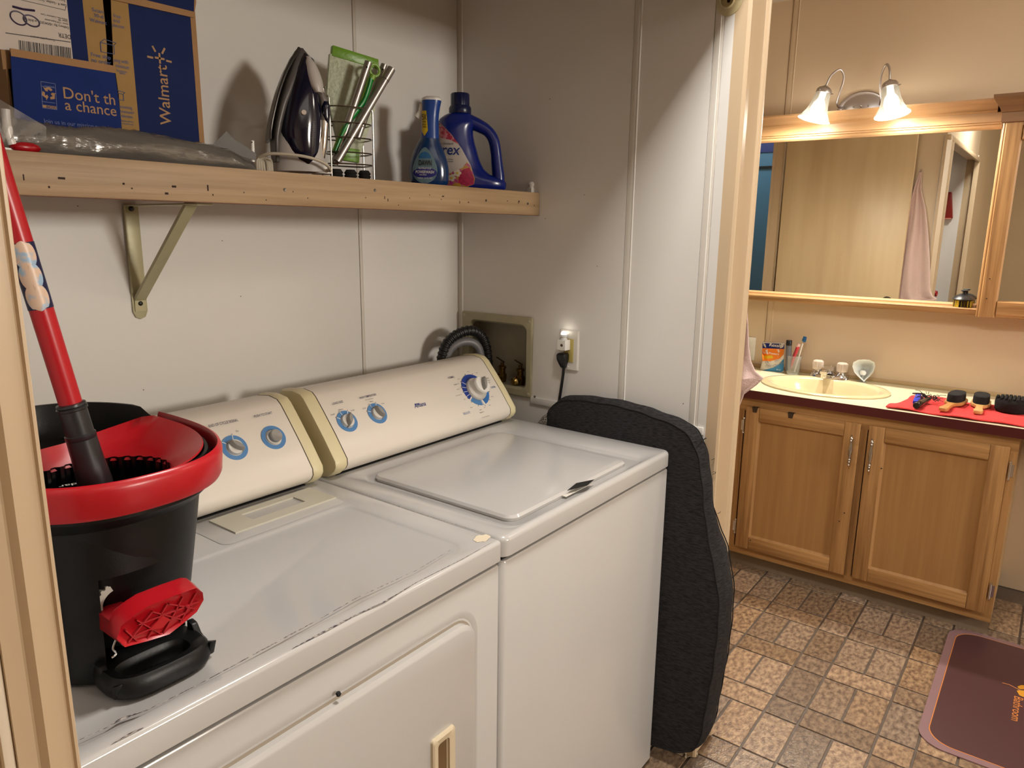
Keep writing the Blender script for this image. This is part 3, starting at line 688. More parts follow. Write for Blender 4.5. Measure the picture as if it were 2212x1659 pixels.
# ---- shipping box (front face parallel to the wall)
YX = .56
bxx = thing('shipping_box', 'large blue and brown cardboard shipping box with a torn front, standing on the shelf', 'box', (-.35, .66, SZ))
KRAFT = mat('kraft_board', '9C7853', .8, var=.06, vs=25, spec=.2); TAN = mat('tan_print_board', '9C7C4C', .8, var=.06, vs=30, spec=.2)
BLU = mat('blue_print_board', '172552', .75, var=.08, vs=20, spec=.15); BLU2 = mat('blue_print_flap', '162A66', .75, var=.06, vs=20, spec=.15)  # same print twice: the panel's duller blue has its shade painted in
xl = at(24, 240, 1, YX).x; xr = at(437, 280, 1, YX).x
b = MB(); zt = 1.97
b.box((xl, YX, SZ + .001), (xl + .003, .768, zt)); b.box((xr - .003, YX, SZ + .001), (xr, .768, zt)); b.box((xl, .765, SZ + .001), (xr, .768, zt)); b.box((xl, YX, SZ + .001), (xr, .768, SZ + .004)); b.box((xl, YX, zt - .003), (xr, .768, zt))
b.build('carton', KRAFT, bxx, smooth=False)
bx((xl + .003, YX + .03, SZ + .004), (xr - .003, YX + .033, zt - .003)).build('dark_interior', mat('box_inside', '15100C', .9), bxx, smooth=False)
def plate(px, y, m, name, th=.0015, parent=bxx, **k): return MB().prism([at(u, v, 1, y) for u, v in px], (0, th, 0)).build(name, m, parent, smooth=False, **k)
zl = 8174.; 
def dn(u, v, v2): return (u + (1010 - u) * (v2 - v) / (zl - v), v2)      # follow a vertical edge to row v2
plate([dn(276, 20, -60), dn(418, 20, -60), dn(418, 20, 330), dn(276, 20, 330)], YX - .0008, BLU, 'blue_panel')
plate([dn(410, 20, -60), dn(421, 20, -60), dn(421, 20, 330), dn(410, 20, 330)], YX - .0012, KRAFT, 'right_edge')
tp = [dn(243, 0, -60), dn(276, 0, -60), dn(276, 0, 320), (268, 320), (262, 265), (256, 200), (250, 160), (245, 148), (243, 80), (241, 40)]
plate(tp, YX - .0010, TAN, 'tan_panel')
plate([dn(176, 0, -60), (218, -60), (222, 0), (228, 60), (231, 100), (231, 145), (192, 145)], YX - .0006, TAN, 'tan_panel')
plate([dn(144, 0, -60), dn(178, 0, -60), dn(178, 0, 145), dn(144, 0, 145)], YX - .0010, BLU, 'blue_panel')
plate([dn(-12, 0, -60), dn(146, 0, -60), dn(146, 0, 135), dn(-12, 0, 150)], YX - .0005, KRAFT, 'left_panel')
plate([(200, -60), (421, -60), (424, 5), (419, 38), (256, 2), (218, -6)], YX - .004, KRAFT, 'top_flap', th=.0025)
plate([(300, -60), (421, -60), (419, 25), (283, -8)], YX - .0045, BLU, 'flap_print', th=.0006)
# folded-out lower front flap with its kraft edge
YF = YX - .012
fl = plate([(22, 105), (248, 157), (251, 175), (256, 215), (262, 262), (264, 300), (36, 300), (27, 180)], YF, BLU2, 'front_flap', th=.002)
plate([(22, 104), (247, 142), (249, 158), (24, 121)], YF - .0008, KRAFT, 'flap_edge', th=.0028)
text("Don't th", at(138, 212, 1, YF), X, Z, .0165, mat('print_kraft', 'A5825F', .8, spec=.2), fl, w=(at(249, 226, 1, YF) - at(138, 212, 1, YF)).length, bold=.012)
text('a chance', at(141, 237, 1, YF), X, Z, .0158, mat('print_kraft', 'A5825F', .8), fl, w=(at(252, 250, 1, YF) - at(141, 237, 1, YF)).length, bold=.012)
text('Join us in our mission to reduce waste', at(94, 265, 1, YF), X, Z, .0062, mat('print_pale_blue', '66719A', .8), fl, w=.130)
PK = MATS['print_kraft']
# recycling mark: three bent arrows in a small frame
cc = at(105, 202, 1, YF - .0004)
for k_ in range(3):
    a = math.radians(90 + 120 * k_); q = []
    for rr, da in ((.0085, -48), (.0105, -10), (.0085, 30), (.0112, 38), (.0050, 52), (.0030, 8), (.0058, 10), (.0058, -12), (.0050, -40)):
        t = a + math.radians(da); q.append(cc + X * math.cos(t) * rr + Z * math.sin(t) * rr)
    MB().prism(q, (0, .0004, 0)).build('recycling_mark', PK, fl, smooth=False)
b = MB()
fr = [at(u, v, 1, YF - .0003) for u, v in ((88, 176), (119, 181), (123, 237), (92, 233))]
for i in range(4): b.tube([fr[i], fr[(i + 1) % 4]], .0005, 4)
for v0, v1 in ((186, 190), (219, 223)): b.tube([at(90, v0, 1, YF - .0003), at(119, v1, 1, YF - .0003)], .0005, 4)
b.build('mark_frame', mat('print_pale_blue', '7A86B0', .7), fl)
plate([(92, 226), (121, 230), (122, 236), (93, 232)], YF - .0005, PK, 'mark_bar', th=.0006, parent=fl)
text('BOX', at(101, 233, 1, YF - .0008), X, Z, .0034, BLU2, fl, w=.013)
text('recycled', at(96, 187, 1, YF), X, Z, .0028, MATS['print_pale_blue'], fl, w=.013)
# brand lettering running up the blue panel, with the six-ray spark
pa, pb = at(370, 272, 1, YX - .001), at(352, 142, 1, YX - .001)
text('Walmart', V((pa.x, YX - .001, pa.z)), Z, -X, .0195, PK, bxx, w=.099, bold=.018)
sc0 = at(345, 126, 1, YX - .0013)
for a, r0, r1, w_ in ((0, 0, .0085, .0016), (90, 0, .0085, .0016), (180, 0, .0085, .0016), (270, 0, .0085, .0016)):
    if r1 <= 0: continue
    d = X * math.cos(math.radians(a)) + Z * math.sin(math.radians(a)); s_ = d.cross(Y)
    MB().prism([sc0 + d*r0 - s_*w_, sc0 + d*r1 - s_*w_, sc0 + d*r1 + s_*w_, sc0 + d*r0 + s_*w_], (0, .0004, 0)).build('spark_mark', PK, bxx, smooth=False)
for (u0, v0), (u1, v1) in (((329, 99), (336, 112)), ((356, 104), (350, 116)), ((318, 122), (331, 125)), ((359, 131), (371, 134))):
    a, c_ = at(u0, v0, 1, YX - .0013), at(u1, v1, 1, YX - .0013); s_ = (c_ - a).normalized().cross(Y) * .0016
    MB().prism([a - s_, c_ - s_, c_ + s_, a + s_], (0, .0004, 0)).build('spark_mark', PK, bxx, smooth=False)
# print on the tan strip
IB = mat('print_soft_blue', '4A5580', .7)
def lab(s, u, v, h, w, m_=IB, y=YX - .001, r=X, up=Z, bold=.005, al='LEFT'): text(s, at(u, v, 1, y), r, up, h * .68, m_, bxx, w=w * .72, bold=bold, align=al)
lab('Scan', 199, 24, .008, .024); lab('30-d', 203, 36, .008, .020); lab('Walmart', 194, 46, .008, .036)
lab('free', 245, 37, .008, .016, al='LEFT'); lab('trial', 245, 47, .008, .014); lab('plus.com', 243, 57, .008, .026)
lab('Free ship', 197, 121, .0085, .042); lab('no order', 198, 133, .0085, .042)
lab('ping with', 246, 133, .0085, .032); lab('minimum', 250, 145, .0085, .030); lab('Exclusions', 252, 154, .005, .023); lab('apply.', 258, 159, .005, .014)
lab('streaming', 257, 233, .0075, .030); lab('Paramount+', 258, 243, .0075, .034); lab('subscription', 262, 253, .0075, .026); lab('Separate registration', 262, 262, .004, .028); lab('required.', 264, 268, .004, .026)
for cx_, cy_, s_ in ((234, 100, 17), (258, 205, 12)):      # little parcel drawings
    b = MB(); q = [(cx_ - s_, cy_ - s_ * .5), (cx_ + s_ * .7, cy_ - s_ * .1), (cx_ + s_ * .8, cy_ + s_ * 1.0), (cx_ - s_ * .9, cy_ + s_ * .7)]
    w3 = [at(u, v, 1, YX - .0016) for u, v in q]
    for i in range(4): b.tube([w3[i], w3[(i + 1) % 4]], .0006, 4)
    b.tube([w3[0], at(cx_ - s_ * .5, cy_ - s_ * .9, 1, YX - .0016), at(cx_ + s_ * 1.0, cy_ - s_ * .4, 1, YX - .0016), w3[1]], .0006, 4)
    b.build('parcel_drawing', IB, bxx)
# address label, upside down
LW = mat('paper_label_white', 'BDB1A6', .6); LK = mat('label_ink', '35302F', .7); PEN = mat('purple_marker', '2C1B3F', .5)
YL = YX - .0016
al_ = plate([dn(2, 0, -60), dn(144, 0, -60), dn(144, 0, 127), dn(-8, 60, 106)], YL, LW, 'address_label', th=.0005)
def up_(s, u, v, h, w, bold=.01): 
    text(s, at(u, v, 1, YL), -X, -Z, h * .72, LK, al_, w=w * .74, bold=bold)
up_('DETR', 152, 76, .0085, .024, .03)
up_('Delivery By: 10/04/2024 at 8:00 PM', 148, 58, .0048, .085, .012)
up_('Store: 1234 Supercenter', 147, 51, .0034, .045); up_('Dept: 99', 146, 45, .0034, .018); up_('Phone No: Customer Care', 145, 41, .0034, .05)
up_('Lane 4 - Locker, Station - 2nd Floor Dock 9 - S - S - S - E', 143, 10, .005, .140, .02); up_('Express Delivery', 140, 0, .0045, .04); up_('Tracking 2006 LA 0-17', 118, 86, .0036, .045)
b = MB(); b.tube([at(12, 71, 1, YL - .0003), at(152, 91, 1, YL - .0003)], .0007, 4)
fr = [at(u, v, 1, YL - .0003) for u, v in ((4, -10), (141, 22), (142, 14), (120, -20))]; b.tube(fr[:3], .0004, 4)
b.build('ruled_line', LK, al_)
random.seed(21); u = 40
b = MB()
while u < 152:
    w_ = random.choice((1.0, 1.0, 1.8, 2.6)); v0 = 86.5 + (u - 40) * .148
    q = [(u, v0), (u + w_, v0 + w_ * .148), (u + w_ + 2, v0 + 26), (u + 2, v0 + 26)]
    b.prism([at(a, c_, 1, YL - .0003) for a, c_ in q], (0, .0002, 0)); u += w_ + random.choice((1.0, 1.4, 2.2))
b.build('barcode', LK, al_, smooth=False)
b = MB()
for cu, cv, ru, rv, ang in ((40, 39, 20, 12, 35), (68, 45, 19, 10, 28)):
    q = []
    for i in range(25):
        t = i / 24 * 2 * math.pi; a = math.radians(ang); x_ = math.cos(t) * ru; y_ = math.sin(t) * rv
        q.append(at(cu + x_ * math.cos(a) - y_ * math.sin(a), cv + x_ * math.sin(a) + y_ * math.cos(a), 1, YL - .0004))
    b.tube(q, .0011, 5)
b.tube([at(27, 14, 1, YL - .0004), at(50, 20, 1, YL - .0004), at(75, 23, 1, YL - .0004)], .0016, 5)
b.build('marker_number', PEN, al_)

# ---- grey film sleeve lying along the shelf edge
FILM = mat('grey_film', '68645F', .20, metal=.2, bump=1.0, bs=46, stretch=(.35, 1, 1), coat=.6)
random.seed(4)
top_c = [(-10, 250), (60, 262), (150, 272), (240, 276), (310, 285), (380, 297), (450, 312), (505, 326), (545, 340), (556, 348)]
def zc(u):
    for (a, va), (c_, vc) in zip(top_c, top_c[1:]):
        if a <= u <= c_: return va + (vc - va) * (u - a) / (c_ - a)
    return top_c[-1][1]
rs = []
for i in range(64):
    u = -10 + 563 * i / 63; p = at(u, zc(u), 1, .515); hh = max(.004, p.z - SZ) * (1 - .25 * max(0, (i - 56) / 7)); q = []
    for k_ in range(20):
        t = 2 * math.pi * k_ / 20; rr = 1 + random.uniform(-.05, .05) + .05 * math.sin(i * .23 + k_ * 1.3)
        q.append(V((p.x + random.uniform(-.001, .001), .521 + math.cos(t) * .024 * rr * (1 if i < 58 else (64 - i) / 6), SZ + .0008 + hh * .5 + math.sin(t) * hh * .5 * (rr if math.sin(t) > 0 else 1))))
    rs.append(q)
flm = MB().loft(rs).build('film_sleeve', FILM, None, ang=70)
tag(flm, 'long crumpled grey plastic film sleeve lying along the front edge of the shelf', 'plastic sleeve')
b = MB(); q = [(448, 322), (470, 303), (489, 283), (505, 300), (530, 316), (554, 332), (552, 346), (520, 338), (480, 330)]
fp = [on(u, v, (-.1, .53, 0), (.2, 1, 0)) for u, v in q]
b.prism(fp, (.001, .003, 0)); b.build('torn_corner', mat('grey_film_dull', '4F4943', .5, bump=.5, bs=40), flm)
# ---- clear bag with the white-handled brush at the left end
cb_ = thing('scrub_brush', 'white-handled scrub brush with red tip in a clear bag, left end of the shelf', 'brush', (-.53, .51, SZ))
MB().tube(smooth_path([at(u, v, 1, .50) for u, v in ((12, 236), (14, 262), (18, 290), (26, 312))], 4), [.0055] * 6 + [.0065] * 7, 10).build('handle', WHITEP, cb_)
MB().ball(at(55, 319, 1, .50), .011, 12, (1.9, .9, .75)).build('red_tip', RED, cb_)
b = MB(); random.seed(9)
for i in range(26):
    p = at(-10 + i * 1.9, 315 + i * .3, 1, .50); b.tube([p, p + V((random.uniform(-.001, .001), 0, -.006))], .0007, 4)
b.build('bristles', WHITEP, cb_, kind='stuff')
CLB = clearmat('clear_film', 'C9C6C0', .80, .12)
q = []
fn = lambda a, c_: on(-12 + 112 * a, 208 + (112 - 20 * c_) * c_ + 66 * a * (1 - c_) + 8 * math.sin(a * 9) * c_, (-.5, .492 + .006 * math.sin(a * 14 + c_ * 5), 0), (0, 1, 0))
MB().grid(fn, 14, 8).build('clear_bag', CLB, cb_)

# ---- steam iron, standing on its heel
ir = thing('steam_iron', 'navy and white steam iron with a silver handle, standing on its heel on the shelf', 'iron', (.05, .62, SZ))
IP, IN = V((.06, .615, 0)), V((.5, .866, 0)).normalized(); IR = V((.866, -.5, 0))
def ion(u, v): return on(u, v, IP, IN)
def smooth_rows(rows, n=3):
    out = []
    for i in range(len(rows) - 1):
        p0, p1, p2, p3 = rows[max(i-1, 0)], rows[i], rows[i+1], rows[min(i+2, len(rows)-1)]
        for k in range(n):
            t = k / n; q = [.5 * ((2*b) + (c-a)*t + (2*a-5*b+4*c-d)*t*t + (3*b-a-3*c+d)*t**3) for a, b, c, d in zip(p0, p1, p2, p3)]
            q[0] = p1[0] + (p2[0] - p1[0]) * t; q[3] = max(.0005, q[3]); out.append(q)
    out.append(list(rows[-1])); return out
def side_loft(rows, wfun, m, name, parent, seg=48, pw=2.0, ang=50, shift=0):
    """rows: (v, u_left, u_right, half depth); elliptical cross sections in the plane of the iron"""
    rs = []; rows = [tuple(p) for p in smooth_rows(rows)]
    for v, ul, ur, hw in rows:
        a, c_ = ion(ul, v), ion(ur, v); cen = (a + c_) / 2; rx = max((c_ - a).dot(IR) / 2, .0005)
        zz = cen.z; q = []
        for i in range(seg):
            t = 2 * math.pi * i / seg; c1, s1 = math.cos(t), math.sin(t)
            q.append(V((cen.x, cen.y, zz)) + IR * (rx * math.copysign(abs(c1) ** (2/pw), c1)) + IN * (hw * math.copysign(abs(s1) ** (2/pw), s1) + shift))
        rs.append(q)
    return MB().loft(rs).build(name, m, parent, ang=ang)
SOLE = mat('soleplate_grey', '5C5A58', .3, metal=.8); SKIRT = mat('iron_grey_skirt', '55514F', .35); LGREY = mat('iron_light_grey', 'B9B4AF', .35); NV = mat('iron_navy', '080B24', .12, coat=.5)
side_loft([(102, 643, 648, .003), (112, 636, 648, .010), (130, 624, 636, .020), (160, 609, 620, .032), (200, 595, 605, .043), (240, 585, 594, .050), (285, 577, 585, .053), (305, 577, 584, .050)], None, SOLE, 'soleplate', ir, pw=4)
side_loft([(104, 644, 655, .003), (118, 638, 664, .012), (140, 628, 650, .022), (180, 611, 640, .034), (230, 596, 620, .043), (290, 585, 605, .047), (330, 586, 602, .045), (352, 588, 602, .040)], None, SKIRT, 'skirt', ir, pw=2.6)
side_loft([(114, 648, 662, .006), (128, 641, 675, .016), (150, 631, 676, .024), (190, 615, 680, .034), (240, 602, 688, .040), (300, 592, 696, .043), (335, 588, 700, .042), (358, 588, 705, .040), (372, 590, 708, .038)], None, LGREY, 'body', ir, pw=2.3)
side_loft([(117, 652, 664, .012), (130, 645, 678, .024), (150, 636, 682, .033), (190, 621, 686, .043), (230, 608, 692, .0485), (270, 599, 695, .051), (300, 599, 693, .051), (330, 612, 690, .049), (348, 628, 682, .045), (357, 648, 672, .040)], None, NV, 'water_tank', ir, pw=2.3)
side_loft([(126, 655, 671, .024), (140, 650, 681, .033), (160, 649, 690, .040), (180, 652, 696, .045), (195, 658, 697, .047), (206, 668, 694, .046)], None, LGREY, 'top_cover', ir, pw=2.2)
side_loft([(186, 682, 698, .016), (190, 678, 703, .020), (198, 677, 704, .021), (205, 680, 703, .018)], None, CHROME, 'temperature_dial', ir, pw=2.2)
side_loft([(203, 679, 702, .022), (215, 684, 706, .0225), (235, 687, 711, .0225), (262, 686, 711, .022)], None, mat('iron_warm_grey', '6E6762', .3), 'handle_top', ir, pw=2.4)
side_loft([(258, 686, 711, .0215), (285, 684, 709, .0225), (320, 682, 706, .0225), (345, 680, 701, .021), (352, 682, 699, .018)], None, mat('polished_steel', 'D5CFC8', .14, metal=1), 'handle', ir, pw=2.4)
side_loft([(222, 690, 710, .024), (232, 688, 712.5, .0255), (250, 689, 712.5, .0255), (262, 695, 711, .0245), (268, 699, 709, .022)], None, NV, 'steam_trigger', ir, pw=2.2)
side_loft([(352, 678, 706, .024), (362, 676, 712, .026), (376, 674, 716, .026)], None, WHITEP, 'heel_cover', ir, pw=3)
tnk = [c for c in bpy.data.objects if c.name == 'water_tank'][0]
bc = ion(649, 250); MB().lathe(bc - IN * .0505, -IN, [(.0055, -.004), (.0055, .003), (.0045, .0045), (0, .0045)], 18).build('steam_button', mat('button_beige', 'C9C0B4', .4), ir)
# small embossed frame and printed lines on the tank
b = MB(); q = [ion(u, v) - IN * .05 for u, v in ((640, 150), (643, 149), (624, 191), (620, 189))]
for i in range(4): b.tube([q[i].lerp(q[(i + 1) % 4], j / 6) for j in range(7)], .0003, 4)
drape(b.build('embossed_frame', mat('emboss_grey', '4A4A5C', .5), tnk), tnk, .0003)
b = MB()
for i in range(9): 
    v = 268 + i * 4.2; b.prism([ion(664, v) - IN * .05, ion(673, v + .8) - IN * .05, ion(673, v + 1.8) - IN * .05, ion(664, v + 1.0) - IN * .05], IN * .0002)
drape(b.build('printed_scale', mat('emboss_grey', '4A4A5C', .5), tnk, smooth=False), tnk, .0003)
CORD = mat('beige_cord', 'BFB5A2', .5)
MB().tube(smooth_path([ion(700, 366) - IN * .02, ion(708, 371) - IN * .034, ion(700, 362) - IN * .05, ion(680, 352) - IN * .062, ion(650, 344) - IN * .066, ion(610, 339) - IN * .066, ion(575, 338) - IN * .06, ion(556, 344) - IN * .05]), .0032, 8).build('cord', CORD, ir)
b = MB()
for k_ in range(4):
    b.tube(smooth_path([ion(553 + 5 * k_, 372) - IN * .035, ion(552 + 5 * k_, 350) - IN * (.04 - .004 * k_), ion(562 + 5 * k_, 340 + 2 * k_) - IN * .035, ion(574 + 3 * k_, 352) - IN * .03, ion(576 + 3 * k_, 372) - IN * .03]), .0030, 8)
b.build('cord_loop', CORD, ir)
MB().tube([on(545, 304, (-.04, .56, 0), (0, 1, 0)), on(546, 335, (-.04, .56, 0), (0, 1, 0)), on(546, 350, (-.04, .56, 0), (0, 1, 0))], [.0036, .004, .0042], 10).build('plug', WHITEP, ir)
MB().ball(on(544.5, 307, (-.04, .5560, 0), (0, 1, 0)), .0013, 8).build('plug_hole', DARK, ir)

# ---- wire basket with its tubes, brush and pouch
WIRE = mat('basket_wire', '9A948C', .25, metal=1)
wbk = thing('wire_basket', 'chrome wire caddy basket on the shelf, right of the iron', 'basket', (.22, .62, SZ))
WP, WN, WR = V((.21, .60, 0)), V((.34, .94, 0)).normalized(), V((.94, -.34, 0)).normalized()
def won(u, v, dy=0): return on(u, v, WP + WN * dy, WN)
wl, wr_ = won(712, 300), won(808, 300); wc = (wl + wr_) / 2; wa = (wr_ - wl).dot(WR) / 2
def wring(z, a=wa, b_=.040):
    out = []
    for i in range(41):
        t = 2 * math.pi * i / 40; c1, s1 = math.cos(t), math.sin(t)
        out.append(V((wc.x, wc.y, z)) + WR * (a * math.copysign(abs(c1) ** .7, c1)) + WN * (.03 + b_ * math.copysign(abs(s1) ** .7, s1)))
    return out
for v in (231, 265, 297, 329, 354): 
    MB().tube(wring(won(760, v, -.01).z), .0017, 6).build('wire_ring', WIRE, wbk)
MB().tube(wring(SZ + .004), .0022, 6).build('wire_ring', WIRE, wbk)
ztop = won(712, 207).z; zt2 = won(806, 238).z
for s_, dy, zz in ((-1, .0, ztop), (1, .0, zt2), (-1, .062, ztop), (1, .062, zt2)):
    p = V((wc.x, wc.y, 0)) + WR * (s_ * wa * .96) + WN * dy
    pth = [p + Z * (SZ + .002), p + Z * (zz - .004), p + Z * zz - WR * .003] + ([p + Z * zz - WR * .010] if s_ < 0 else [])
    MB().tube(pth, .0021, 8).build('upright', WIRE, wbk)
b = MB()
for k_ in range(6): p = V((wc.x, wc.y, SZ + .003)) + WR * (-wa * .8 + wa * .32 * k_); b.tube([p - WN * .006, p + WN * .068], .0014, 5)
b.build('floor_wires', WIRE, wbk)
SILV = mat('silver_tube', 'A8A29C', .3, metal=.85)
def tube_thing(a, c_, r, lbl, joint=None, da=.02, dc=.02):
    A_, C_ = won(*a, da), won(*c_, dc); d = (C_ - A_).normalized()
    t = thing('metal_tube', lbl, 'tube', A_)
    MB().lathe(A_, d, [(r, 0), (r, (C_ - A_).length), (r * .8, (C_ - A_).length), (r * .8, (C_ - A_).length - .01)], 18, True, True).build('tube', SILV, t)
    hp_ = A_ + d * ((C_ - A_).length - .014); n_ = (CP - hp_).normalized(); n_ = (n_ - d * n_.dot(d)).normalized()
    MB().lathe(hp_ + n_ * (r - .0003), n_, [(.0021, 0), (.0021, .0005)], 10).build('pin_hole', DARK, t)
    if joint:
        MB().lathe(C_ - d * .032, d, [(r * 1.02, 0), (r * 1.08, .0006), (r * 1.08, .031), (r * 1.0, .0315)], 18, False, False).build('sleeve', SILV, t)
        MB().lathe(C_ - d * .032, d, [(r * 1.09, -.0004), (r * 1.09, .0004)], 18, False, False).build('groove', DARK, t)
        MB().ball(C_ - d * .012 + (R_ * r), .0018, 8).build('spring_button', CHROME, t)
tube_thing((722, 356), (796, 134), .0085, 'thin silver tube leaning in the wire basket, leftmost of three', da=.018, dc=.0)
tube_thing((728, 349), (846, 148), .0088, 'silver tube with a collar and button in the wire basket, nearest and rightmost', True, da=-.004, dc=.0)
tube_thing((772, 300), (830, 140), .0075, 'silver tube end showing behind the right tube in the wire basket', da=.03, dc=.028)
# green brush handle
gb = thing('green_brush', 'green long-handled brush with a ring end, in the wire basket between the tubes', 'brush', won(745, 345, .01))
GD = mat('green_dark', '0E8A34', .35); GL = mat('green_light', '7FA83A', .4)
hpth = smooth_path([won(u, v, .010) for u, v in ((724, 330), (740, 290), (760, 255), (785, 222), (797, 190), (802, 170))], 4)
MB().tube(hpth, [.006] * 5 + [.0085] * 8 + [.0075] * 8, 12, flat=.7).build('handle', GD, gb)
MB().tube([p - R_ * .0065 + F_ * .002 for p in hpth], [.004] * 5 + [.006] * 8 + [.0065] * 8, 10, flat=.7).build('grip', GL, gb)
rc = won(809, 152, .010); MB().tube([rc + WR * (math.cos(t * math.pi / 12) * .0115) + Z * (math.sin(t * math.pi / 12) * .0125) for t in range(25)], .0034, 8).build('hang_ring', GL, gb)
MB().tube([won(802, 172, .010), won(806, 163, .010)], .007, 10).build('neck', GL, gb)
# refill pouch
po = thing('refill_pouch', 'green and white embossed refill pouch standing at the back of the wire basket', 'pouch', won(760, 350, .045))
PW_ = mat('pouch_white_green', 'C6CDB2', .4, bump=.8, bs=140, var=.15, vs=90); PG = mat('pouch_green', '6B9A22', .35, bump=.3, bs=60)
def pouch(px, m, nm, th): MB().prism([won(u, v, .048) for u, v in px], WN * th).build(nm, m, po, bevel=.001)
pouch([(713, 115), (816, 146), (810, 238), (776, 345), (738, 340), (706, 205)], PW_, 'pouch', .012)
def pouch2(px, m, nm): MB().prism([won(u, v, .0465) for u, v in px], WN * .015).build(nm, m, po, bevel=.0015)
pouch2([(719, 97), (818, 128), (819, 150), (772, 136), (717, 120)], PG, 'top_band')
pouch2([(778, 323), (740, 318), (737, 345), (776, 352)], PG, 'bottom_band')
# black brush rolls at the bottom
for k_, (u, w_) in enumerate(((727, 1), (757, 1), (787, 1))):
    p = won(u, 366, .022); b = MB()
    b.lathe(V((p.x, p.y, SZ + .006)), Z, [(.012, 0)] + [(.0150 if i % 2 else .0125, .002 + i * .0034) for i in range(9)] + [(.010, .033)], 20)
    o = b.build('brush_roll', mat('black_bristle', '1C1815', .8, bump=1, bs=400), None)
    tag(o, ['leftmost', 'middle', 'rightmost'][k_] + ' of three small black bristle rolls at the bottom of the wire basket', 'brush roll', 'black bristle rolls in the wire basket')

# ---- bottles: built upright, turned a little away from the wall
def upright(rows, p0, yaw, m, name, parent, pw=2.2, seg=36, ang=45):
    r = V((math.cos(yaw), math.sin(yaw), 0)); n = V((-r.y, r.x, 0)); n = n if n.y > 0 else -n; rs = []; rows = [tuple(p) for p in smooth_rows(rows)]
    for v, ul, ur, hd__ in rows:
        a, c_ = on(ul, v, p0, n), on(ur, v, p0, n); cen = (a + c_) / 2; rx = (c_ - a).dot(r) / 2
        rs.append([cen + r * (rx * math.copysign(abs(math.cos(t)) ** (2/pw), math.cos(t))) + n * (hd__ * math.copysign(abs(math.sin(t)) ** (2/pw), math.sin(t))) for t in [2 * math.pi * i / seg for i in range(seg)]])
    return MB().loft(rs).build(name, m, parent, ang=ang), r, n
# laundry jug
DB = mat('jug_blue', '081E6E', .25, coat=.2); DBC = mat('jug_cap_blue', '0A1540', .3)
JP = V((.605, .635, 0)); jug = thing('detergent_jug', 'large dark blue laundry detergent jug with handle and fruit label', 'jug', (.605, .635, SZ))
jb, jr, jn = upright([(409, 958, 1091, .036), (404, 955, 1093, .040), (390, 953, 1091, .041), (378, 951, 1062, .041), (365, 950, 1046, .040), (345, 948, 1036, .040), (320, 947, 1029, .040), (300, 946, 1024, .039), (280, 946, 1022, .038), (268, 946, 1026, .036), (258, 950, 1024, .032), (250, 960, 1019, .027), (244, 971, 1016, .022)], JP, math.radians(-48), DB, 'body', jug)
jo = lambda u, v, k_=0: on(u, v, JP, jn) + jn * k_
MB().tube(smooth_path([jo(1012, 262), jo(1035, 272), jo(1054, 284), jo(1066, 303), jo(1071, 330), jo(1073, 352), jo(1076, 380), jo(1076, 402)], 5), [.0185 - .004 * min(1, i / 10) + .003 * max(0, (i - 22) / 13) for i in range(36)], 16, flat=1.1).build('handle', DB, jug)
cbp = jo(994, 243); MB().lathe(cbp, Z, [(.029, -.004), (.030, 0), (.030, .010), (.027, .016), (.0245, .017)], 32).build('collar', DBC, jug)
MB().lathe(cbp, Z, [(.0245, .014), (.0245, .045), (.0225, .048), (.0, .048)], 64, mod=lambda i, h: 1 + (.03 if i % 4 < 2 else 0)).build('cap', DBC, jug, ang=60)
JL = mat('jug_label_white', 'B5ADA6', .4)
lbl_px = [(944, 266), (952, 266), (975, 290), (998, 322), (1016, 356), (1026, 386), (1024, 398), (1010, 403), (960, 400), (944, 380)]
jl = patch(lbl_px, JP - jn * .06, jn, JL, jug, 'label', jb, .0006, 7)
patch([(946, 268), (952, 267), (974, 290), (992, 312), (975, 303), (948, 296)], JP - jn * .06, jn, mat('label_hibiscus_red', '9A1E3C', .4, col2='C07A84', vs=120, ramp=(.35, .55)), jug, 'label_flower', jb, .0010, 5)
patch([(955, 382), (975, 377), (1000, 362), (1008, 350), (1016, 358), (1026, 386), (1024, 398), (1010, 403), (960, 400)], JP - jn * .06, jn, mat('label_fruit', 'A8307A', .4, col2='B08A2C', vs=70, ramp=(.40, .58)), jug, 'label_fruit', jb, .0010, 6)
patch([(992, 375), (1001, 366), (1014, 362), (1024, 385), (1023, 398), (1008, 402), (990, 395)], JP - jn * .06, jn, mat('label_pink_flower', 'B0224E', .4, var=.4, vs=150), jug, 'label_flower', jb, .0013, 5)
for (u, v) in ((988, 374), (976, 384)):
    for k_ in range(5):
        a = k_ * 72 / 57.3; e = [(u + math.cos(a) * 5 + math.cos(t) * 4.2, v + math.sin(a) * 5 + math.sin(t) * 3.2) for t in [i * math.pi / 4 for i in range(8)]]
        patch(e, JP - jn * .06, jn, mat('label_petal', 'C9BFA8', .4), jug, 'label_petal', jb, .0016, 1)
    patch([(u + math.cos(t) * 2.4, v + math.sin(t) * 2.4) for t in [i * math.pi / 3 for i in range(6)]], JP - jn * .06, jn, mat('label_petal_heart', 'C7A21E', .4), jug, 'label_petal', jb, .0020, 1)
def jtext(s, u, v, h, w, m_, bold=.02, shear=.15):
    o = text(s, on(u, v, JP - jn * .055, jn), jr, Z, h, m_, jug, w=w, bold=bold, shear=shear)
    return drape(o, jb, .0012)
jtext('Purex', 927, 333, .026, .082, NAVY, .035); jtext('Smart Orchard', 940, 312, .006, .048, mat('label_ink_grey', '40405A', .5), 0, .3)
jtext('2X CONCENTRATED', 985, 329, .0028, .012, MATS['label_ink_grey'], 0, 0); jtext('with fruit and flowers', 958, 345, .003, .026, MATS['label_ink_grey'], 0, 0); jtext('laundry detergent', 958, 349.5, .003, .026, MATS['label_ink_grey'], 0, 0)
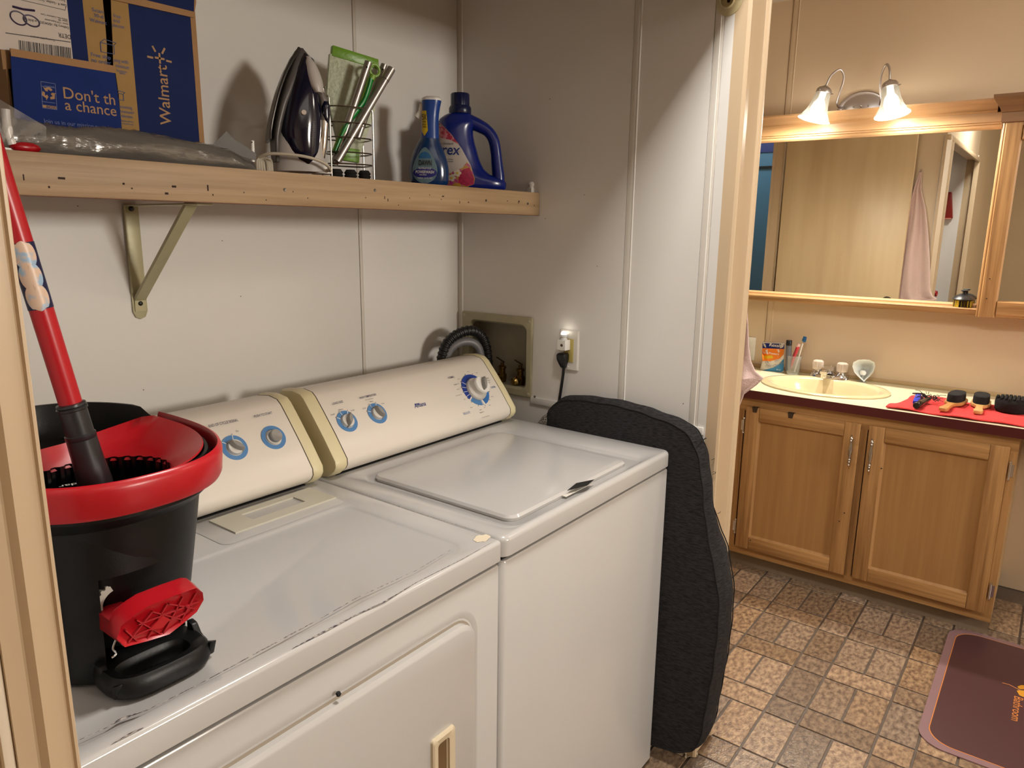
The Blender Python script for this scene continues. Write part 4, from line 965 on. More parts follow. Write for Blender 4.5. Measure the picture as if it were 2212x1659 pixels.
# spray bottle
SP = V((.485, .590, 0)); sb = thing('spray_bottle', 'blue dish spray bottle with a white-topped sprayer and yellow tag, left of the jug', 'bottle', (.485, .59, SZ))
sbo, sr_, sn = upright([(402, 893, 964, .024), (396, 888, 968, .027), (380, 884, 970, .028), (360, 884, 969, .028), (340, 889, 964, .027), (322, 896, 957, .025), (308, 903, 951, .023), (300, 908, 949, .022)], SP, math.radians(-48), mat('bottle_blue', '07305F', .14, coat=.4), 'body', sb)
hdo, _, _ = upright([(301, 909.5, 948.5, .0215), (290, 910, 948, .021), (270, 910, 947.5, .020), (250, 911, 948, .019), (232, 911.5, 950.5, .020), (220, 911, 953, .021), (214, 911, 953, .021)], SP, math.radians(-48), mat('sprayer_blue', '0B3C8C', .3), 'sprayer', sb)
upright([(218, 911, 953.5, .0213), (213, 911, 953, .0205), (209.5, 918, 949, .015), (208.5, 925, 944, .008)], SP, math.radians(-48), WHITEP, 'top_cap', sb)
so = lambda u, v, k_=0: on(u, v, SP, sn) + sn * k_
MB().tube(smooth_path([so(914, 226), so(911, 240), so(904, 250), so(901, 254)], 4), [.006] * 5 + [.005] * 8, 10, flat=1.6).build('trigger', WHITEP, sb)
tgp = patch([(912, 239), (921, 239), (924.5, 282), (917, 294), (912, 284)], SP - sn * .04, sn, mat('tag_yellow', 'D6B81E', .4), sb, 'tag', hdo, .0008, 4)
for s, v, h, w_ in (('5X', 259, .014, .010), ('FASTER', 265, .004, .009), ('GREASE', 270.5, .004, .0095), ('CLEANING', 276, .004, .0100)):
    drape(text(s, on(913, v, SP - sn * .04, sn), sr_, Z, h, mat('tag_ink', '1A1710', .5), sb, w=w_, bold=.03), hdo, .0014)
ov = [(918 + 27 * math.cos(t) * (1 if math.sin(t) > 0 else (1 - .45 * math.sin(-t) ** 1.5)), 368 + (28 if math.sin(t) > 0 else 50) * math.sin(t)) for t in [2 * math.pi * i / 28 for i in range(28)]]
patch(ov, SP - sn * .05, sn, mat('dawn_label_silver', '5F7A86', .35, var=.2, vs=60), sb, 'label', sbo, .0006, 4)
ov2 = [(918 + 26 * math.cos(t), 374 + (10 if math.sin(t) > 0 else 12) * math.sin(t)) for t in [2 * math.pi * i / 24 for i in range(24)]]
patch(ov2, SP - sn * .05, sn, mat('label_royal', '141A6E', .35), sb, 'label_band', sbo, .0010, 4)
ov3 = [(918 + 13 * math.cos(t), 342 - 14 * max(0, math.sin(t))) for t in [math.pi * i / 16 for i in range(17)]]
patch(ov3, SP - sn * .05, sn, mat('label_arc_blue', '1C5C8A', .35), sb, 'label_sunrise', sbo, .0012, 4)
def stext(s, u, v, h, w, m_, bold=.02, al='CENTER', sh_=0): drape(text(s, on(u, v, SP - sn * .05, sn), sr_, Z, h, m_, sb, w=w, bold=bold, align=al, shear=sh_), sbo, .0016)
stext('DAWN', 919, 357.5, .0125, .031, mat('tag_ink', '1A1710', .5), .03); stext('PLATINUM PLUS', 918, 365.5, .0042, .031, WHITEP, .0, sh_=.2)
stext('POWERWASH', 918, 374.5, .0068, .046, WHITEP, .02, sh_=.25); stext('DISH SPRAY', 914, 379, .003, .018, WHITEP, 0); stext('FRESH  16 FL OZ', 918, 386, .003, .036, WHITEP, 0)
# little white night light standing on the right end of the shelf
nl = thing('small_night_light', 'small white unplugged night light standing on the right end of the shelf', 'night light', (.68, .52, SZ))
p = on(1148, 410, (.68, .50, 0), (0, 1, 0)); p.z = SZ
MB().loft([rrect(p.x - .011, p.x + .011, p.y - .009, p.y + .009, .003, z) for z in (SZ, SZ + .020, SZ + .022)]).build('base', WHITEP, nl)
MB().lathe((p.x, p.y, SZ + .021), Z, [(.0085, 0), (.0075, .003), (.0072, .006), (.0095, .010), (.0098, .013), (.0075, .0155), (.006, .0185), (0, .019)], 20).build('lamp_head', WHITEP, nl)
MB().lathe((p.x + .002, p.y - .0092, SZ + .015), -Y, [(.0028, 0), (.0022, .0006), (0, .0006)], 12).build('sensor', mat('sensor_brown', '4A3222', .4), nl)

# ================================================================ SMALL THINGS ON THE RIGHT WALL
wbx = thing('washer_outlet_box', 'cream recessed plastic washer outlet box in the right wall', 'outlet box', (XW, .62, 1.06))
OB = mat('outlet_box_cream', 'ABA588', .45, var=.08, vs=30); OBI = mat('outlet_box_inside', '9A9482', .55, var=.1, vs=20)
fy0, fy1, fz0, fz1 = .484, .752, .948, 1.186
def yrect(y0, y1, z0, z1, r, x, n=6): return [V((x, p.x, p.y)) for p in rrect(y0, y1, z0, z1, r, 0, n)]
MB().loft([yrect(fy0, fy1, fz0, fz1, .006, XW - .0005), yrect(fy0, fy1, fz0, fz1, .006, XW - .006), yrect(fy0 + .003, fy1 - .003, fz0 + .003, fz1 - .003, .006, XW - .008),
    yrect(fy0 + .018, fy1 - .03, fz0 + .020, fz1 - .022, .022, XW - .008), yrect(fy0 + .022, fy1 - .034, fz0 + .024, fz1 - .026, .020, XW - .003), yrect(fy0 + .024, fy1 - .036, fz0 + .026, fz1 - .028, .018, XW + .004)], False, False).build('frame', OB, wbx, ang=30)
MB().loft([yrect(.506, .738, .972, 1.164, .012, x) for x in (XW + .001, XW + .06)], False, True).build('recess', OBI, wbx, ang=30)
for y_, z_ in ((fy0 + .010, fz1 - .012), (fy0 + .009, fz0 + .011), (fy1 - .010, fz1 - .012)): MB().lathe((XW - .008, y_, z_), -X, [(.0045, 0), (.0042, .0012), (0, .002)], 12).build('screw', mat('screw_cream', 'B8B29A', .35), wbx)
BRASS = mat('brass_valve', '6E5428', .35, metal=.8)
for k_, y_ in enumerate((.555, .625)):
    c = V((.795, y_, .985)); t = thing('valve', ['brass supply valve with lever, nearer the front edge of the outlet box', 'brass supply valve with lever, at the back of the outlet box'][k_], 'valve', c, 'supply valves in the outlet box')
    MB().lathe(c, Z, [(.012, -.012), (.014, 0), (.014, .012), (.010, .016), (.010, .028), (.013, .030), (.013, .036), (.006, .040), (.006, .048)], 16).build('valve_body', BRASS, t)
    MB().lathe(c + V((-.003, 0, .004)), V((-1, .0, -.1)), [(.010, 0), (.010, .012), (.0135, .014), (.0135, .026), (.011, .028), (.008, .034)], 12, mod=lambda i, h: 1).build('coupling', mat('brass_bright', 'B79A5C', .25, metal=1), t)
    MB().prism([c + V(q) for q in ((-.003, -.008, .048), (.003, -.008, .048), (.004, .022, .060), (-.004, .022, .060))], (0, 0, .0025)).build('lever', mat('lever_dark', '4A3A26', .4, metal=.6), t, bevel=.001)
# drain hose hooked over into the box
hs = thing('drain_hose', 'black corrugated drain hose with a grey hook, looping from behind the washer', 'hose', (.60, .70, 1.0))
hpt = [(951, 800), (955, 770), (966, 741), (988, 722), (1016, 714), (1038, 724), (1050, 750), (1054, 785), (1058, 830)]
def hyp(k_): return .715 - .002 * k_
HP = smooth_path([on(u, v, (.67, .665, 0), V((.437, .90, 0))) for u, v in hpt], 14)
rr_ = [.0155 * (1 if i % 4 < 2 else .87) for i in range(len(HP))]
MB().tube(HP, rr_, 20).build('corrugated_hose', mat('hose_black', '111112', .45), hs, ang=25)
hk = [on(u, v, (.67, .660, 0), V((.437, .90, 0))) for u, v in ((960, 800), (965, 770), (978, 749), (1000, 738), (1022, 740), (1036, 755), (1041, 785), (1042, 810))]
MB().tube(smooth_path(hk, 6), .0095, 12, flat=1.3).build('hose_hook', mat('hook_grey', '6B6A6C', .4), hs)
MB().tube([on(1012, 745, (.66, .755, 0), (0, 1, 0)), on(1016, 810, (.66, .755, 0), (0, 1, 0))], .011, 14).build('grey_pipe', mat('pipe_grey', '8A867C', .5), hs)

# outlet with a lit night light and the washer plug
ot = thing('wall_outlet', 'white outlet plate with almond receptacle on the right wall', 'outlet', (XW, .355, 1.105))
a, c_ = at(1212, 713, 0, XW), at(1250, 801, 0, XW); oy0, oy1, oz0, oz1 = c_.y, a.y, 1.048, 1.162
MB().loft([yrect(oy0, oy1, oz0, oz1, .003, XW - .0002), yrect(oy0, oy1, oz0, oz1, .003, XW - .003), yrect(oy0 + .003, oy1 - .003, oz0 + .003, oz1 - .003, .003, XW - .0065)]).build('plate', mat('outlet_plate_white', 'D9D5CD', .3), ot)
ym = (oy0 + oy1) / 2
bx((XW - .0085, ym - .016, oz0 + .024), (XW - .006, ym + .016, oz1 - .024)).build('receptacle', mat('receptacle_almond', 'B5A55E', .35), ot, bevel=.001)
for z_ in (oz0 + .010, oz1 - .010): MB().lathe((XW - .0065, ym, z_), -X, [(.003, 0), (.0026, .001), (0, .0014)], 10).build('screw', WHITEP, ot)
ng = thing('plug_in_night_light', 'glowing white plug-in night light, upper socket of the right wall outlet', 'night light', (XW - .03, ym, 1.13))
ny = ym + .008
MB().loft([rrect(XW - .034, XW - .0085, ny - .015, ny + .015, .003, z) for z in (1.108, 1.134, 1.136)]).build('base', WHITEP, ng, bevel=.001)
MB().lathe((XW - .021, ny, 1.136), Z, [(.011, 0), (.0095, .003), (.009, .007), (.0115, .010), (.0115, .013), (.0100, .0150)], 20).build('lamp_neck', mat('lens_grey', 'C9CBC6', .3), ng)
MB().lathe((XW - .021, ny, 1.1505), Z, [(.008, 0), (.0078, .005), (.005, .0085), (0, .0095)], 20).build('led', mat('led_glow', 'FFF6E8', .3, emit=4), ng)
MB().lathe((XW - .0342, ny - .002, 1.122), -X, [(.0042, 0), (.0036, .0008), (.0018, .0002), (0, .0002)], 14).build('sensor', mat('sensor_brown', '4A3222', .4), ng)
pl_ = bpy.data.lights.new('night_light_glow', 'POINT'); pl_.energy = .006; pl_.color = (1, .9, .75); pl_.shadow_soft_size = .006
po_ = bpy.data.objects.new('night_light_glow', pl_); COL.objects.link(po_); po_.location = (XW - .021, ny, 1.168)
pg = thing('power_plug', 'black power plug and cord in the lower socket, running down behind the cushion', 'plug', (XW - .03, ym, 1.08))
BR = mat('black_rubber', '08080A', .4)
MB().loft([[V((XW - .008 - dx, ny + .002 + sy * wy, zz)) for dx, sy in ((0, -1), (0, 1), (dpt, 1), (dpt, -1))] for zz, wy, dpt in ((1.055, .0065, .012), (1.064, .0085, .018), (1.080, .0135, .024), (1.094, .0135, .026), (1.0985, .010, .022))]).build('plug', BR, pg, bevel=.002)
MB().tube(smooth_path([V((XW - .014, ny + .002, 1.058)), at(1216, 812, 0, XW - .012), at(1212, 840, 0, XW - .010), at(1208, 866, 0, XW - .010), at(1204, 900, 0, XW - .010)], 5), .0042, 10).build('cord', BR, pg)
# closet rod socket high on the right wall
rs_ = thing('closet_rod_socket', 'round cream closet rod socket high on the end of the right wall', 'rod socket', (XW, -.045, 1.985))
c = at(1574, 2, 0, XW - .004); 
MB().lathe(V((XW, c.y, c.z)), -X, [(.031, 0), (.030, .003), (.022, .007), (.0175, .010), (.0165, .016), (.0145, .016), (.0140, .004), (0, .004)], 32).build('cup', mat('socket_cream', 'B5A983', .4), rs_)
MB().lathe(V((XW - .004, c.y, c.z)), -X, [(.004, 0), (.0035, .0015), (0, .002)], 10).build('screw', mat('dark_bronze', '2A211A', .4, metal=.7), rs_)

# ================================================================ GREY SOFA CUSHION
CU = mat('grey_weave', '3A383A', .95, col2='201F20', vs=70, stretch=(1, 1.0, 8), ramp=(.35, .65), detail=8, bump=.6, bs=420, spec=.2)
CUP = mat('grey_piping', '121213', .9)
outl = [(.385, .06), (.392, .40), (.388, .80), (.385, .905), (.372, .950), (.325, .978), (.26, .988), (.19, .990), (.12, .985), (.06, .978), (.00, .966), (-.040, .944), (-.068, .900), (-.082, .84), (-.092, .77), (-.108, .70), (-.128, .62), (-.146, .54), (-.152, .46), (-.149, .38), (-.143, .30), (-.137, .22), (-.130, .15), (-.116, .098), (-.085, .066), (-.04, .052), (.02, .046), (.12, .035), (.25, .028), (.34, .03)]
OP = smooth_path([(0, a, b_) for a, b_ in outl + [outl[0]]], 4)[:-1]
cen = V((0, .14, .50)); n_ = len(OP)
# outward normals of the outline, for insets
nor = []
for i in range(n_):
    t = OP[(i + 1) % n_] - OP[i - 1]; t.normalize(); nv = V((0, t.z, -t.y)); nor.append(nv if nv.dot(OP[i] - cen) > 0 else -nv)
def xr_(p):
    f = max(0, min(1, (-p.y - .096) / .025)); up = max(0, min(1, (p.z - .905) / .04))
    return .7545 + .052 * f * (1 - up) * (1 if p.z > .1 else .6)
def xl_(p):
    up = max(0, min(1, (p.z - .905) / .035)); return .6905 - .004 * up
def cring(ins, fx, wr_=0):
    out = []
    for i, p in enumerate(OP):
        q = p - nor[i] * ins; 
        if fx is None: continue
        xa, xb_ = xl_(p), xr_(p); x = xa + (xb_ - xa) * fx
        w_ = .0022 * math.sin(i * .9) * math.sin(i * .37 + 1) + (.002 * math.sin(p.z * 40 + i) if wr_ else 0)
        out.append(V((x, q.y, q.z)) - nor[i] * w_)
    return out
b = MB(); inn = lambda R_in, k_: [cen0 + (p - cen0) * k_ for p in R_in]
L0, L9 = cring(.012, .01), cring(.03, 1)
cen0 = V((.6905, .14, .50)); LA = [[V((p.x, cen0.y + (p.y - cen0.y) * k_, cen0.z + (p.z - cen0.z) * k_)) for p in L0] for k_ in (.3, .6, .85)]
LZ = [[V((.7545, cen0.y + (p.y - cen0.y) * k_, cen0.z + (p.z - cen0.z) * k_)) for p in L9] for k_ in (.8, .5, .3)]
L_ = LA + [cring(.02, .01), cring(.004, .03), cring(0.0035, .10), cring(-.004, .3), cring(-.007, .5), cring(-.004, .72), cring(.004, .9), cring(.012, .97), cring(.03, 1)] + LZ
random.seed(2)
cush = b.loft(L_).build('sofa_cushion', CU, None, ang=70)
tag(cush, 'dark grey woven sofa cushion wedged upright between the washer and the wall', 'cushion')
seam = [p + V((-.0005, 0, 0)) + nor[i] * .0012 for i, p in enumerate(cring(.003, .04))]
MB().tube(seam[6:n_ - 8], .0018, 6).build('piping', CUP, cush)
s2_ = [p + nor[i] * .001 for i, p in enumerate(cring(.003, .93))]
MB().tube(s2_[6:n_ - 8], .0016, 6).build('piping', CUP, cush)
i0 = min(range(n_), key=lambda i: (OP[i] - V((0, -.055, .925))).length)
b = MB(); b.tube([V((xl_(OP[i0]) + (xr_(OP[i0]) - xl_(OP[i0])) * f, 0, 0)) + V((0, (OP[i0] + nor[i0] * (.006 + .003 * math.sin(f * 3.1))).y, (OP[i0] + nor[i0] * (.006 + .003 * math.sin(f * 3.1))).z)) for f in (0.04, .2, .4, .6, .8, .93)], .0014, 6)
b.build('cross_seam', CUP, cush)
b = MB()
for z_, k_ in ((.875, 1), (.845, -1), (.838, 1), (.735, 1)):
    i = min(range(n_), key=lambda i: (OP[i] - V((0, -.09, z_))).length + (10 if OP[i].y > 0 else 0)); p = V((xr_(OP[i]) - .006, OP[i].y - .004, z_)); b.tube([p, p + V((.006, -.004, .002 * k_)), p + V((.012, -.003, .003 * k_))], .0006, 4)
b.build('loose_thread', DARK, cush)
# patterned cloth between cushion and washer
PAT = bpy.data.materials.new('black_white_weave'); PAT.use_nodes = True; nt = PAT.node_tree
wv = nt.nodes.new('ShaderNodeTexWave'); wv.inputs['Scale'].default_value = 70; wv.inputs['Distortion'].default_value = 6; wv.inputs['Detail Scale'].default_value = 4; wv.bands_direction = 'Z'
gm = nt.nodes.new('ShaderNodeNewGeometry'); nt.links.new(gm.outputs['Position'], wv.inputs['Vector'])
rp = nt.nodes.new('ShaderNodeValToRGB'); rp.color_ramp.elements[0].position = .45; rp.color_ramp.elements[0].color = lin('2A2826'); rp.color_ramp.elements[1].position = .55; rp.color_ramp.elements[1].color = lin('C9C2B6')
nt.links.new(wv.outputs[1], rp.inputs[0]); nt.links.new(rp.outputs[0], nt.nodes['Principled BSDF'].inputs['Base Color']); nt.nodes['Principled BSDF'].inputs['Roughness'].default_value = .8
cl = [at(u, v, 0, .735) for u, v in ((1160, 914), (1168, 902), (1180, 893), (1200, 880), (1215, 890), (1210, 925), (1165, 925))]
o = MB().prism(cl, (.018, 0, 0)).build('patterned_cloth', PAT, None, bevel=.004)
tag(o, 'small black and white patterned cloth tucked behind the grey cushion', 'cloth')

# ================================================================ VANITY
FX = 2.004                                      # cabinet face
vn = thing('vanity_cabinet', 'oak vanity cabinet with two framed doors and silver pulls', 'cabinet', (2.25, .1, 0))
yR, yL = -.678, .86
ym_ = -.172
for y0, y1 in ((yR, yR + .060), (ym_ - .032, ym_ + .032), (.272, .332)): bx((FX, y0, .098), (FX + .018, y1, .704)).build('frame_stile', OAKV, vn, smooth=False)
bx((FX, yR, .704), (FX + .018, yL, .763)).build('top_rail', OAKH, vn, smooth=False)
bx((FX, yR, .067), (FX + .018, yL, .098)).build('bottom_rail', OAKH, vn, smooth=False)
bx((FX + .018, yR, .067), (XF - .001, yR + .012, .762)).build('side_panel', mat('side_board_tan', 'A98558', .5, var=.1, vs=20), vn, smooth=False)
bx((FX + .0182, yR + .012, .07), (FX + .022, yL, .76)).build('carcass', mat('cabinet_inside', '4A341F', .8), vn, smooth=False)
bx((FX + .042, yR + .004, 0), (FX + .056, yL, .067)).build('toe_kick', mat('toe_kick_vinyl', '8A7A66', .55, var=.1, vs=12), vn, smooth=False)
def pane_pt(u, v): return at(u, v, 0, FX - .018)
PANEL = mat('door_panel_oak', 'A9814F', .42, col2='9C7245', vs=50, stretch=(1, 1, .04), ramp=(.3, .65), detail=6)
def vdoor(y0, y1, z0, z1, hinge_y, pull_y, zp0, zp1):
    x0_, t = FX - .019, .019; w = .056
    d = bx((x0_ + .012, y0 + .002, z0 + .002), (x0_ + t - .0005, y1 - .002, z1 - .002)).build('door', OAKV, vn, smooth=False)
    for a, b_ in ((y0, y0 + w), (y1 - w, y1)): bx((x0_, a, z0), (x0_ + .012, b_, z1)).build('stile', OAKV, d, bevel=.003)
    for a, b_ in ((z1 - w, z1), (z0, z0 + w)): bx((x0_ + .0002, y0 + w, a), (x0_ + .012, y1 - w, b_)).build('rail', OAKH, d, bevel=.003)
    MB().loft([yrect(y0 + w - .001, y1 - w + .001, z0 + w - .001, z1 - w + .001, .001, x0_ + .002, 1), yrect(y0 + w + .006, y1 - w - .006, z0 + w + .006, z1 - w - .006, .001, x0_ + .009, 1), yrect(y0 + w + .008, y1 - w - .008, z0 + w + .008, z1 - w - .008, .001, x0_ + .010, 1)], False, True).build('panel', PANEL, d, ang=10)
    for z_ in (z0 + .085, z1 - .085):
        h_ = MB(); h_.tube([(FX - .006, hinge_y, z_ - .028), (FX - .006, hinge_y, z_ + .028)], .0042, 10); h_.box((FX - .003, min(hinge_y, hinge_y + (.012 if hinge_y > 0 else -.012)), z_ - .022), (FX, max(hinge_y, hinge_y + (.012 if hinge_y > 0 else -.012)), z_ + .022))
        h_.ball((FX - .006, hinge_y, z_ + .031), .0045, 8); h_.ball((FX - .006, hinge_y, z_ - .031), .0045, 8); h_.build('hinge', CHROME, d)
    pz = (zp0 + zp1) / 2; L_ = (zp1 - zp0) / 2
    prof = [(.0015, -1.0), (.004, -.97), (.002, -.90), (.0055, -.82), (.0062, -.76), (.003, -.70), (.0055, -.62), (.0035, -.56), (.0038, -.50), (.0065, -.18), (.0072, 0), (.0065, .18), (.0038, .50), (.0035, .56), (.0055, .62), (.003, .70), (.0062, .76), (.0055, .82), (.002, .90), (.004, .97), (.0015, 1.0)]
    b = MB(); b.lathe((x0_ - .020, pull_y, pz), Z, [(r_, h_ * L_) for r_, h_ in prof], 14)
    for s_ in (-.62, .62): b.tube([(x0_ + .001, pull_y, pz + s_ * L_), (x0_ - .020, pull_y, pz + s_ * L_)], .004, 10)
    b.build('pull', mat('pull_silver', 'B9B5B0', .25, metal=1), d)
    return d
a1, a2 = at(1858, 930, 0, FX - .019), at(1822, 1243, 0, FX - .019)
dL0, dL1 = a1.y, at(1611, 886, 0, FX - .019).y
dz1, dz0 = .726, at(1822, 1243, 0, FX - .019).z
pL = at(1836, 975, 0, FX - .04).y; pRt = at(1880, 982, 0, FX - .04).y
zt_, zb_ = at(1840, 940, 0, FX - .04).z, at(1834, 1006, 0, FX - .04).z
v1 = vdoor(dL0, dL1, dz0, dz1, dL1 + .008, pL, zb_, zt_)
dR1 = at(1876, 935, 0, FX - .019).y; dR0 = at(2181, 975, 0, FX - .019).y
v2 = vdoor(dR0, dR1, dz0, dz1, dR0 - .008, pRt, zb_ - .008, zt_)
for u, v in ((1630, 892), (1707, 906)):
    p = at(u, v, 0, FX - .0195); MB().prism([(p.x, p.y - .012, dz1 + .002), (p.x, p.y + .012, dz1 + .002), (p.x, p.y + .008, dz1 - .020), (p.x, p.y - .008, dz1 - .020)], (.001, 0, 0)).build('dark_clip', mat('clip_brown', '3A2A1C', .6), v1, smooth=False)
    bx((p.x, p.y - .012, dz1 + .0005), (p.x + .018, p.y + .012, dz1 + .0022)).build('dark_clip', mat('clip_brown', '3A2A1C', .6), v1, smooth=False)
b = MB()
for u, v in ((1824, 1108), (1813, 1126), (1621, 1167), (1904, 1012)): b.ball(at(u, v, 0, FX - .0192), .0028, 8)
b.build('nail_hole', HOLE, v1)

ctp = thing('countertop', 'cream vanity countertop with a dark red front edge', 'countertop', (2.25, -.2, .797))
CTC = mat('cream_laminate', 'D9D2B4', .3, var=.03, vs=10)
CX0, CZ0, CZT = 1.985, .762, .797
# top with an oval hole for the basin
SCX, SCY = 2.245, .028; SA, SB = .175, .225
b = MB(); N_ = 64; inn = []; out = []
for i in range(N_):
    t = 2 * math.pi * i / N_; inn.append(V((SCX + math.cos(t) * SA, SCY + math.sin(t) * SB, CZT)))
    d = V((math.cos(t), math.sin(t), 0)); k_ = min((XF - SCX) / d.x if d.x > 1e-6 else 1e9, (CX0 + .001 - SCX) / d.x if d.x < -1e-6 else 1e9, (.86 - SCY) / d.y if d.y > 1e-6 else 1e9, (-1.45 - SCY) / d.y if d.y < -1e-6 else 1e9)
    out.append(V((SCX, SCY, CZT)) + d * k_)
b.loft([inn, out], False, False)
b.loft([[p - Z * .03 for p in inn], inn], False, False)
o = b.build('surface', CTC, ctp, smooth=False)
bx((CX0, -1.45, CZ0), (CX0 + .0015, .86, CZT - .0005)).build('front_edge', mat('dark_red_laminate', '4E1519', .35), ctp, smooth=False)
bx((CX0 + .0015, -1.45, CZ0), (CX0 + .012, .86, CZT - .002)).build('build_up', mat('particle_board', '8A6C48', .8), ctp, smooth=False)
bx((XF - .008, -1.45, CZT), (XF, .86, CZT + .016)).build('backsplash_strip', mat('splash_almond', 'B59C74', .45), ctp, bevel=.002)
bs = thing('basin', 'oval almond drop-in sink basin in the vanity countertop', 'sink', (SCX, SCY, CZT))
el = lambda a, b_, z, n=64: [V((SCX + math.cos(2*math.pi*i/n) * a, SCY + math.sin(2*math.pi*i/n) * b_, z)) for i in range(n)]
b = MB(); b.loft([el(.197, .255, CZT + .0002), el(.198, .256, CZT + .006), el(.192, .250, CZT + .010), el(.178, .236, CZT + .0105), el(.166, .220, CZT + .008), el(.158, .210, CZT), el(.145, .196, CZT - .03), el(.11, .15, CZT - .09), el(.05, .07, CZT - .125), el(.02, .02, CZT - .128)], False, True)
b.build('bowl', mat('sink_almond', 'D2C29A', .18, coat=.4), bs)
# faucet
fc = thing('faucet', 'chrome centre-set faucet with two clear acrylic knobs behind the basin', 'faucet', (2.43, .045, CZT + .01))
fp_ = at(1790, 822, 2, CZT + .012); fX, fY = 2.435, .055
b = MB(); b.loft([sell(fX, fY, .026, .080, CZT + z, 4, 40) for z in (.002, .016)] + [sell(fX, fY, .022, .076, CZT + .024, 4, 40)]); b.build('base_plate', CHROME, fc)
b = MB(); b.loft([[V((fX + x, fY + s_ * w_, CZT + z)) for s_ in (-1, 1) for z in ((zz, zz + th) if s_ < 0 else (zz + th, zz))] for x, w_, zz, th in ((.014, .024, .016, .044), (-.02, .021, .026, .038), (-.07, .017, .040, .026), (-.108, .014, .040, .022))]); b.build('spout', CHROME, fc, bevel=.004)
MB().lathe((fX - .095, fY, CZT + .040), -Z, [(.012, -.004), (.012, .014), (.010, .018)], 18).build('aerator', CHROME, fc)
MB().tube([(fX + .018, fY, CZT + .02), (fX + .018, fY, CZT + .062)], .0028, 8).build('lift_rod', CHROME, fc)
ACR = clearmat('clear_acrylic', 'E6D8CA', .55, .04)
for s_ in (-1, 1):
    c = V((fX, fY + s_ * .051, CZT + .024)); 
    kb = MB().lathe(c, Z, [(.022, -.002), (.020, .006), (.013, .014), (.012, .018)], 24).build('knob_base', CHROME, fc)
    MB().lathe(c + Z * .016, Z, [(.012, 0), (.021, .004), (.0225, .03), (.0215, .038), (.016, .043), (0, .044)], 32, mod=lambda i, h: 1 + (.05 if i % 4 < 2 else -.03)).build('acrylic_knob', ACR, kb, ang=25)
    MB().tube([c + Z * .016, c + Z * .05], .005, 10).build('stem', CHROME, kb)
# spouted cup leaning behind the sink
cu_ = thing('scoop_cup', 'small pale spouted measuring scoop standing beside the faucet', 'cup', (2.45, -.06, CZT))
p0c = V((2.43, -.075, 0)); cc = on(1866, 800, p0c, F_); sd = V((.604, -.797, 0)).normalized(); fw = V((.797, .604, 0)).normalized()
SCU = mat('scoop_pale', 'D6DBD9', .35)
b = MB(); rs = []
shp = [(-24, -8), (-22, -17), (-12, -22), (0, -23), (12, -22), (22, -17), (24, -8), (20, 4), (12, 13), (4, 20), (0, 24), (-4, 20), (-12, 13), (-20, 4)]
S_ = lambda k_, dy, s2=0: [on(1866 + a * k_, 800 + (c_ + s2) * k_ + s2, p0c + fw * dy, fw) for a, c_ in shp]
b.loft([S_(.55, .052, -1), S_(.80, .030), S_(1.0, 0), S_(1.03, -.001), S_(.95, .001), S_(.75, .028), S_(.5, .048, -1)], True, True)
b.build('cup', SCU, cu_, ang=70)
MB().ball(on(1864, 806, p0c + fw * .028, fw), .014, 12).build('inner_dome', mat('scoop_white', 'F0F0EC', .3), cu_)
ft = on(1866, 824, p0c, fw); MB().lathe(V((ft.x, ft.y, CZT + .002)) + fw * .02, Z, [(.020, 0), (.020, .004), (.008, .008), (.007, .030)], 20).build('stand', mat('scoop_grey', '8F958F', .4), cu_)
# switch plate at the left
sp_ = thing('bath_outlet', 'white outlet plate above the left end of the vanity', 'outlet', (XF, .455, .905))
p = at(1616, 752, 0, XF); bx((XF - .006, p.y - .036, p.z - .056), (XF, p.y + .036, p.z + .056)).build('plate', WHITEP, sp_, bevel=.002)
MB().lathe((XF - .006, p.y + .002, p.z), -X, [(.010, 0), (.010, .012), (.006, .02)], 14).build('plugged_cap', mat('plug_dark', '3A342E', .5), sp_)
# ---- things behind the basin
gx = 2.470
def gp_(u, v, dx=0): return at(u, v, 0, gx + dx)
fb = thing('flosser_bag', 'blue, orange and white bag of dental flossers standing at the back of the countertop', 'bag', (2.47, .36, CZT))
q = [(1647, 738), (1695, 740), (1693, 806), (1641, 802), (1647, 778), (1645, 750)]
bag = MB().loft([[gp_(u, v, 0) for u, v in q], [gp_(1668 + (u - 1668) * .98, 772 + (v - 772) * .97, -.012) for u, v in q], [gp_(1668 + (u - 1668) * .5, 772 + (v - 772) * .5, -.020) for u, v in q]]).build('pouch', mat('bag_white', 'C9C3BC', .3), fb, ang=60)
GP, GN = V((gx - .05, 0, 0)), V((1, 0, 0))
def bpatch(px, col, nm, off): patch(px, GP, GN, mat('bag_' + col, col, .3), fb, nm, bag, off, 4)
bpatch([(1647.5, 738.5), (1694.5, 740.5), (1694, 754), (1647, 752)], '0E2168', 'blue_band', .0006)
bpatch([(1647, 752), (1694, 754), (1693, 765), (1684, 775), (1665, 780), (1647, 780), (1646, 765)], 'D8730E', 'orange_band', .0007)
bpatch([(1648, 768), (1669, 768), (1670, 774), (1648, 775)], 'C5A812', 'yellow_bar', .0012)
bpatch([(1693, 774), (1692.5, 805.5), (1642, 801.5), (1652, 800), (1670, 794), (1684, 786)], '1577AE', 'lower_blue', .0007)
def btext(s, u, v, h, w_, m_=WHITEP): drape(text(s, at(u, v, 0, gx - .04), -Y, Z, h, m_, fb, w=w_, bold=.02, align='CENTER', shear=.2 if s[0] == 'R' else 0), bag, .0016)
btext('Rexall', 1674, 749, .014, .052); btext('and Flossers', 1666, 765, .009, .070); btext('90 CT', 1682, 800, .006, .02)
b = MB(); random.seed(14)
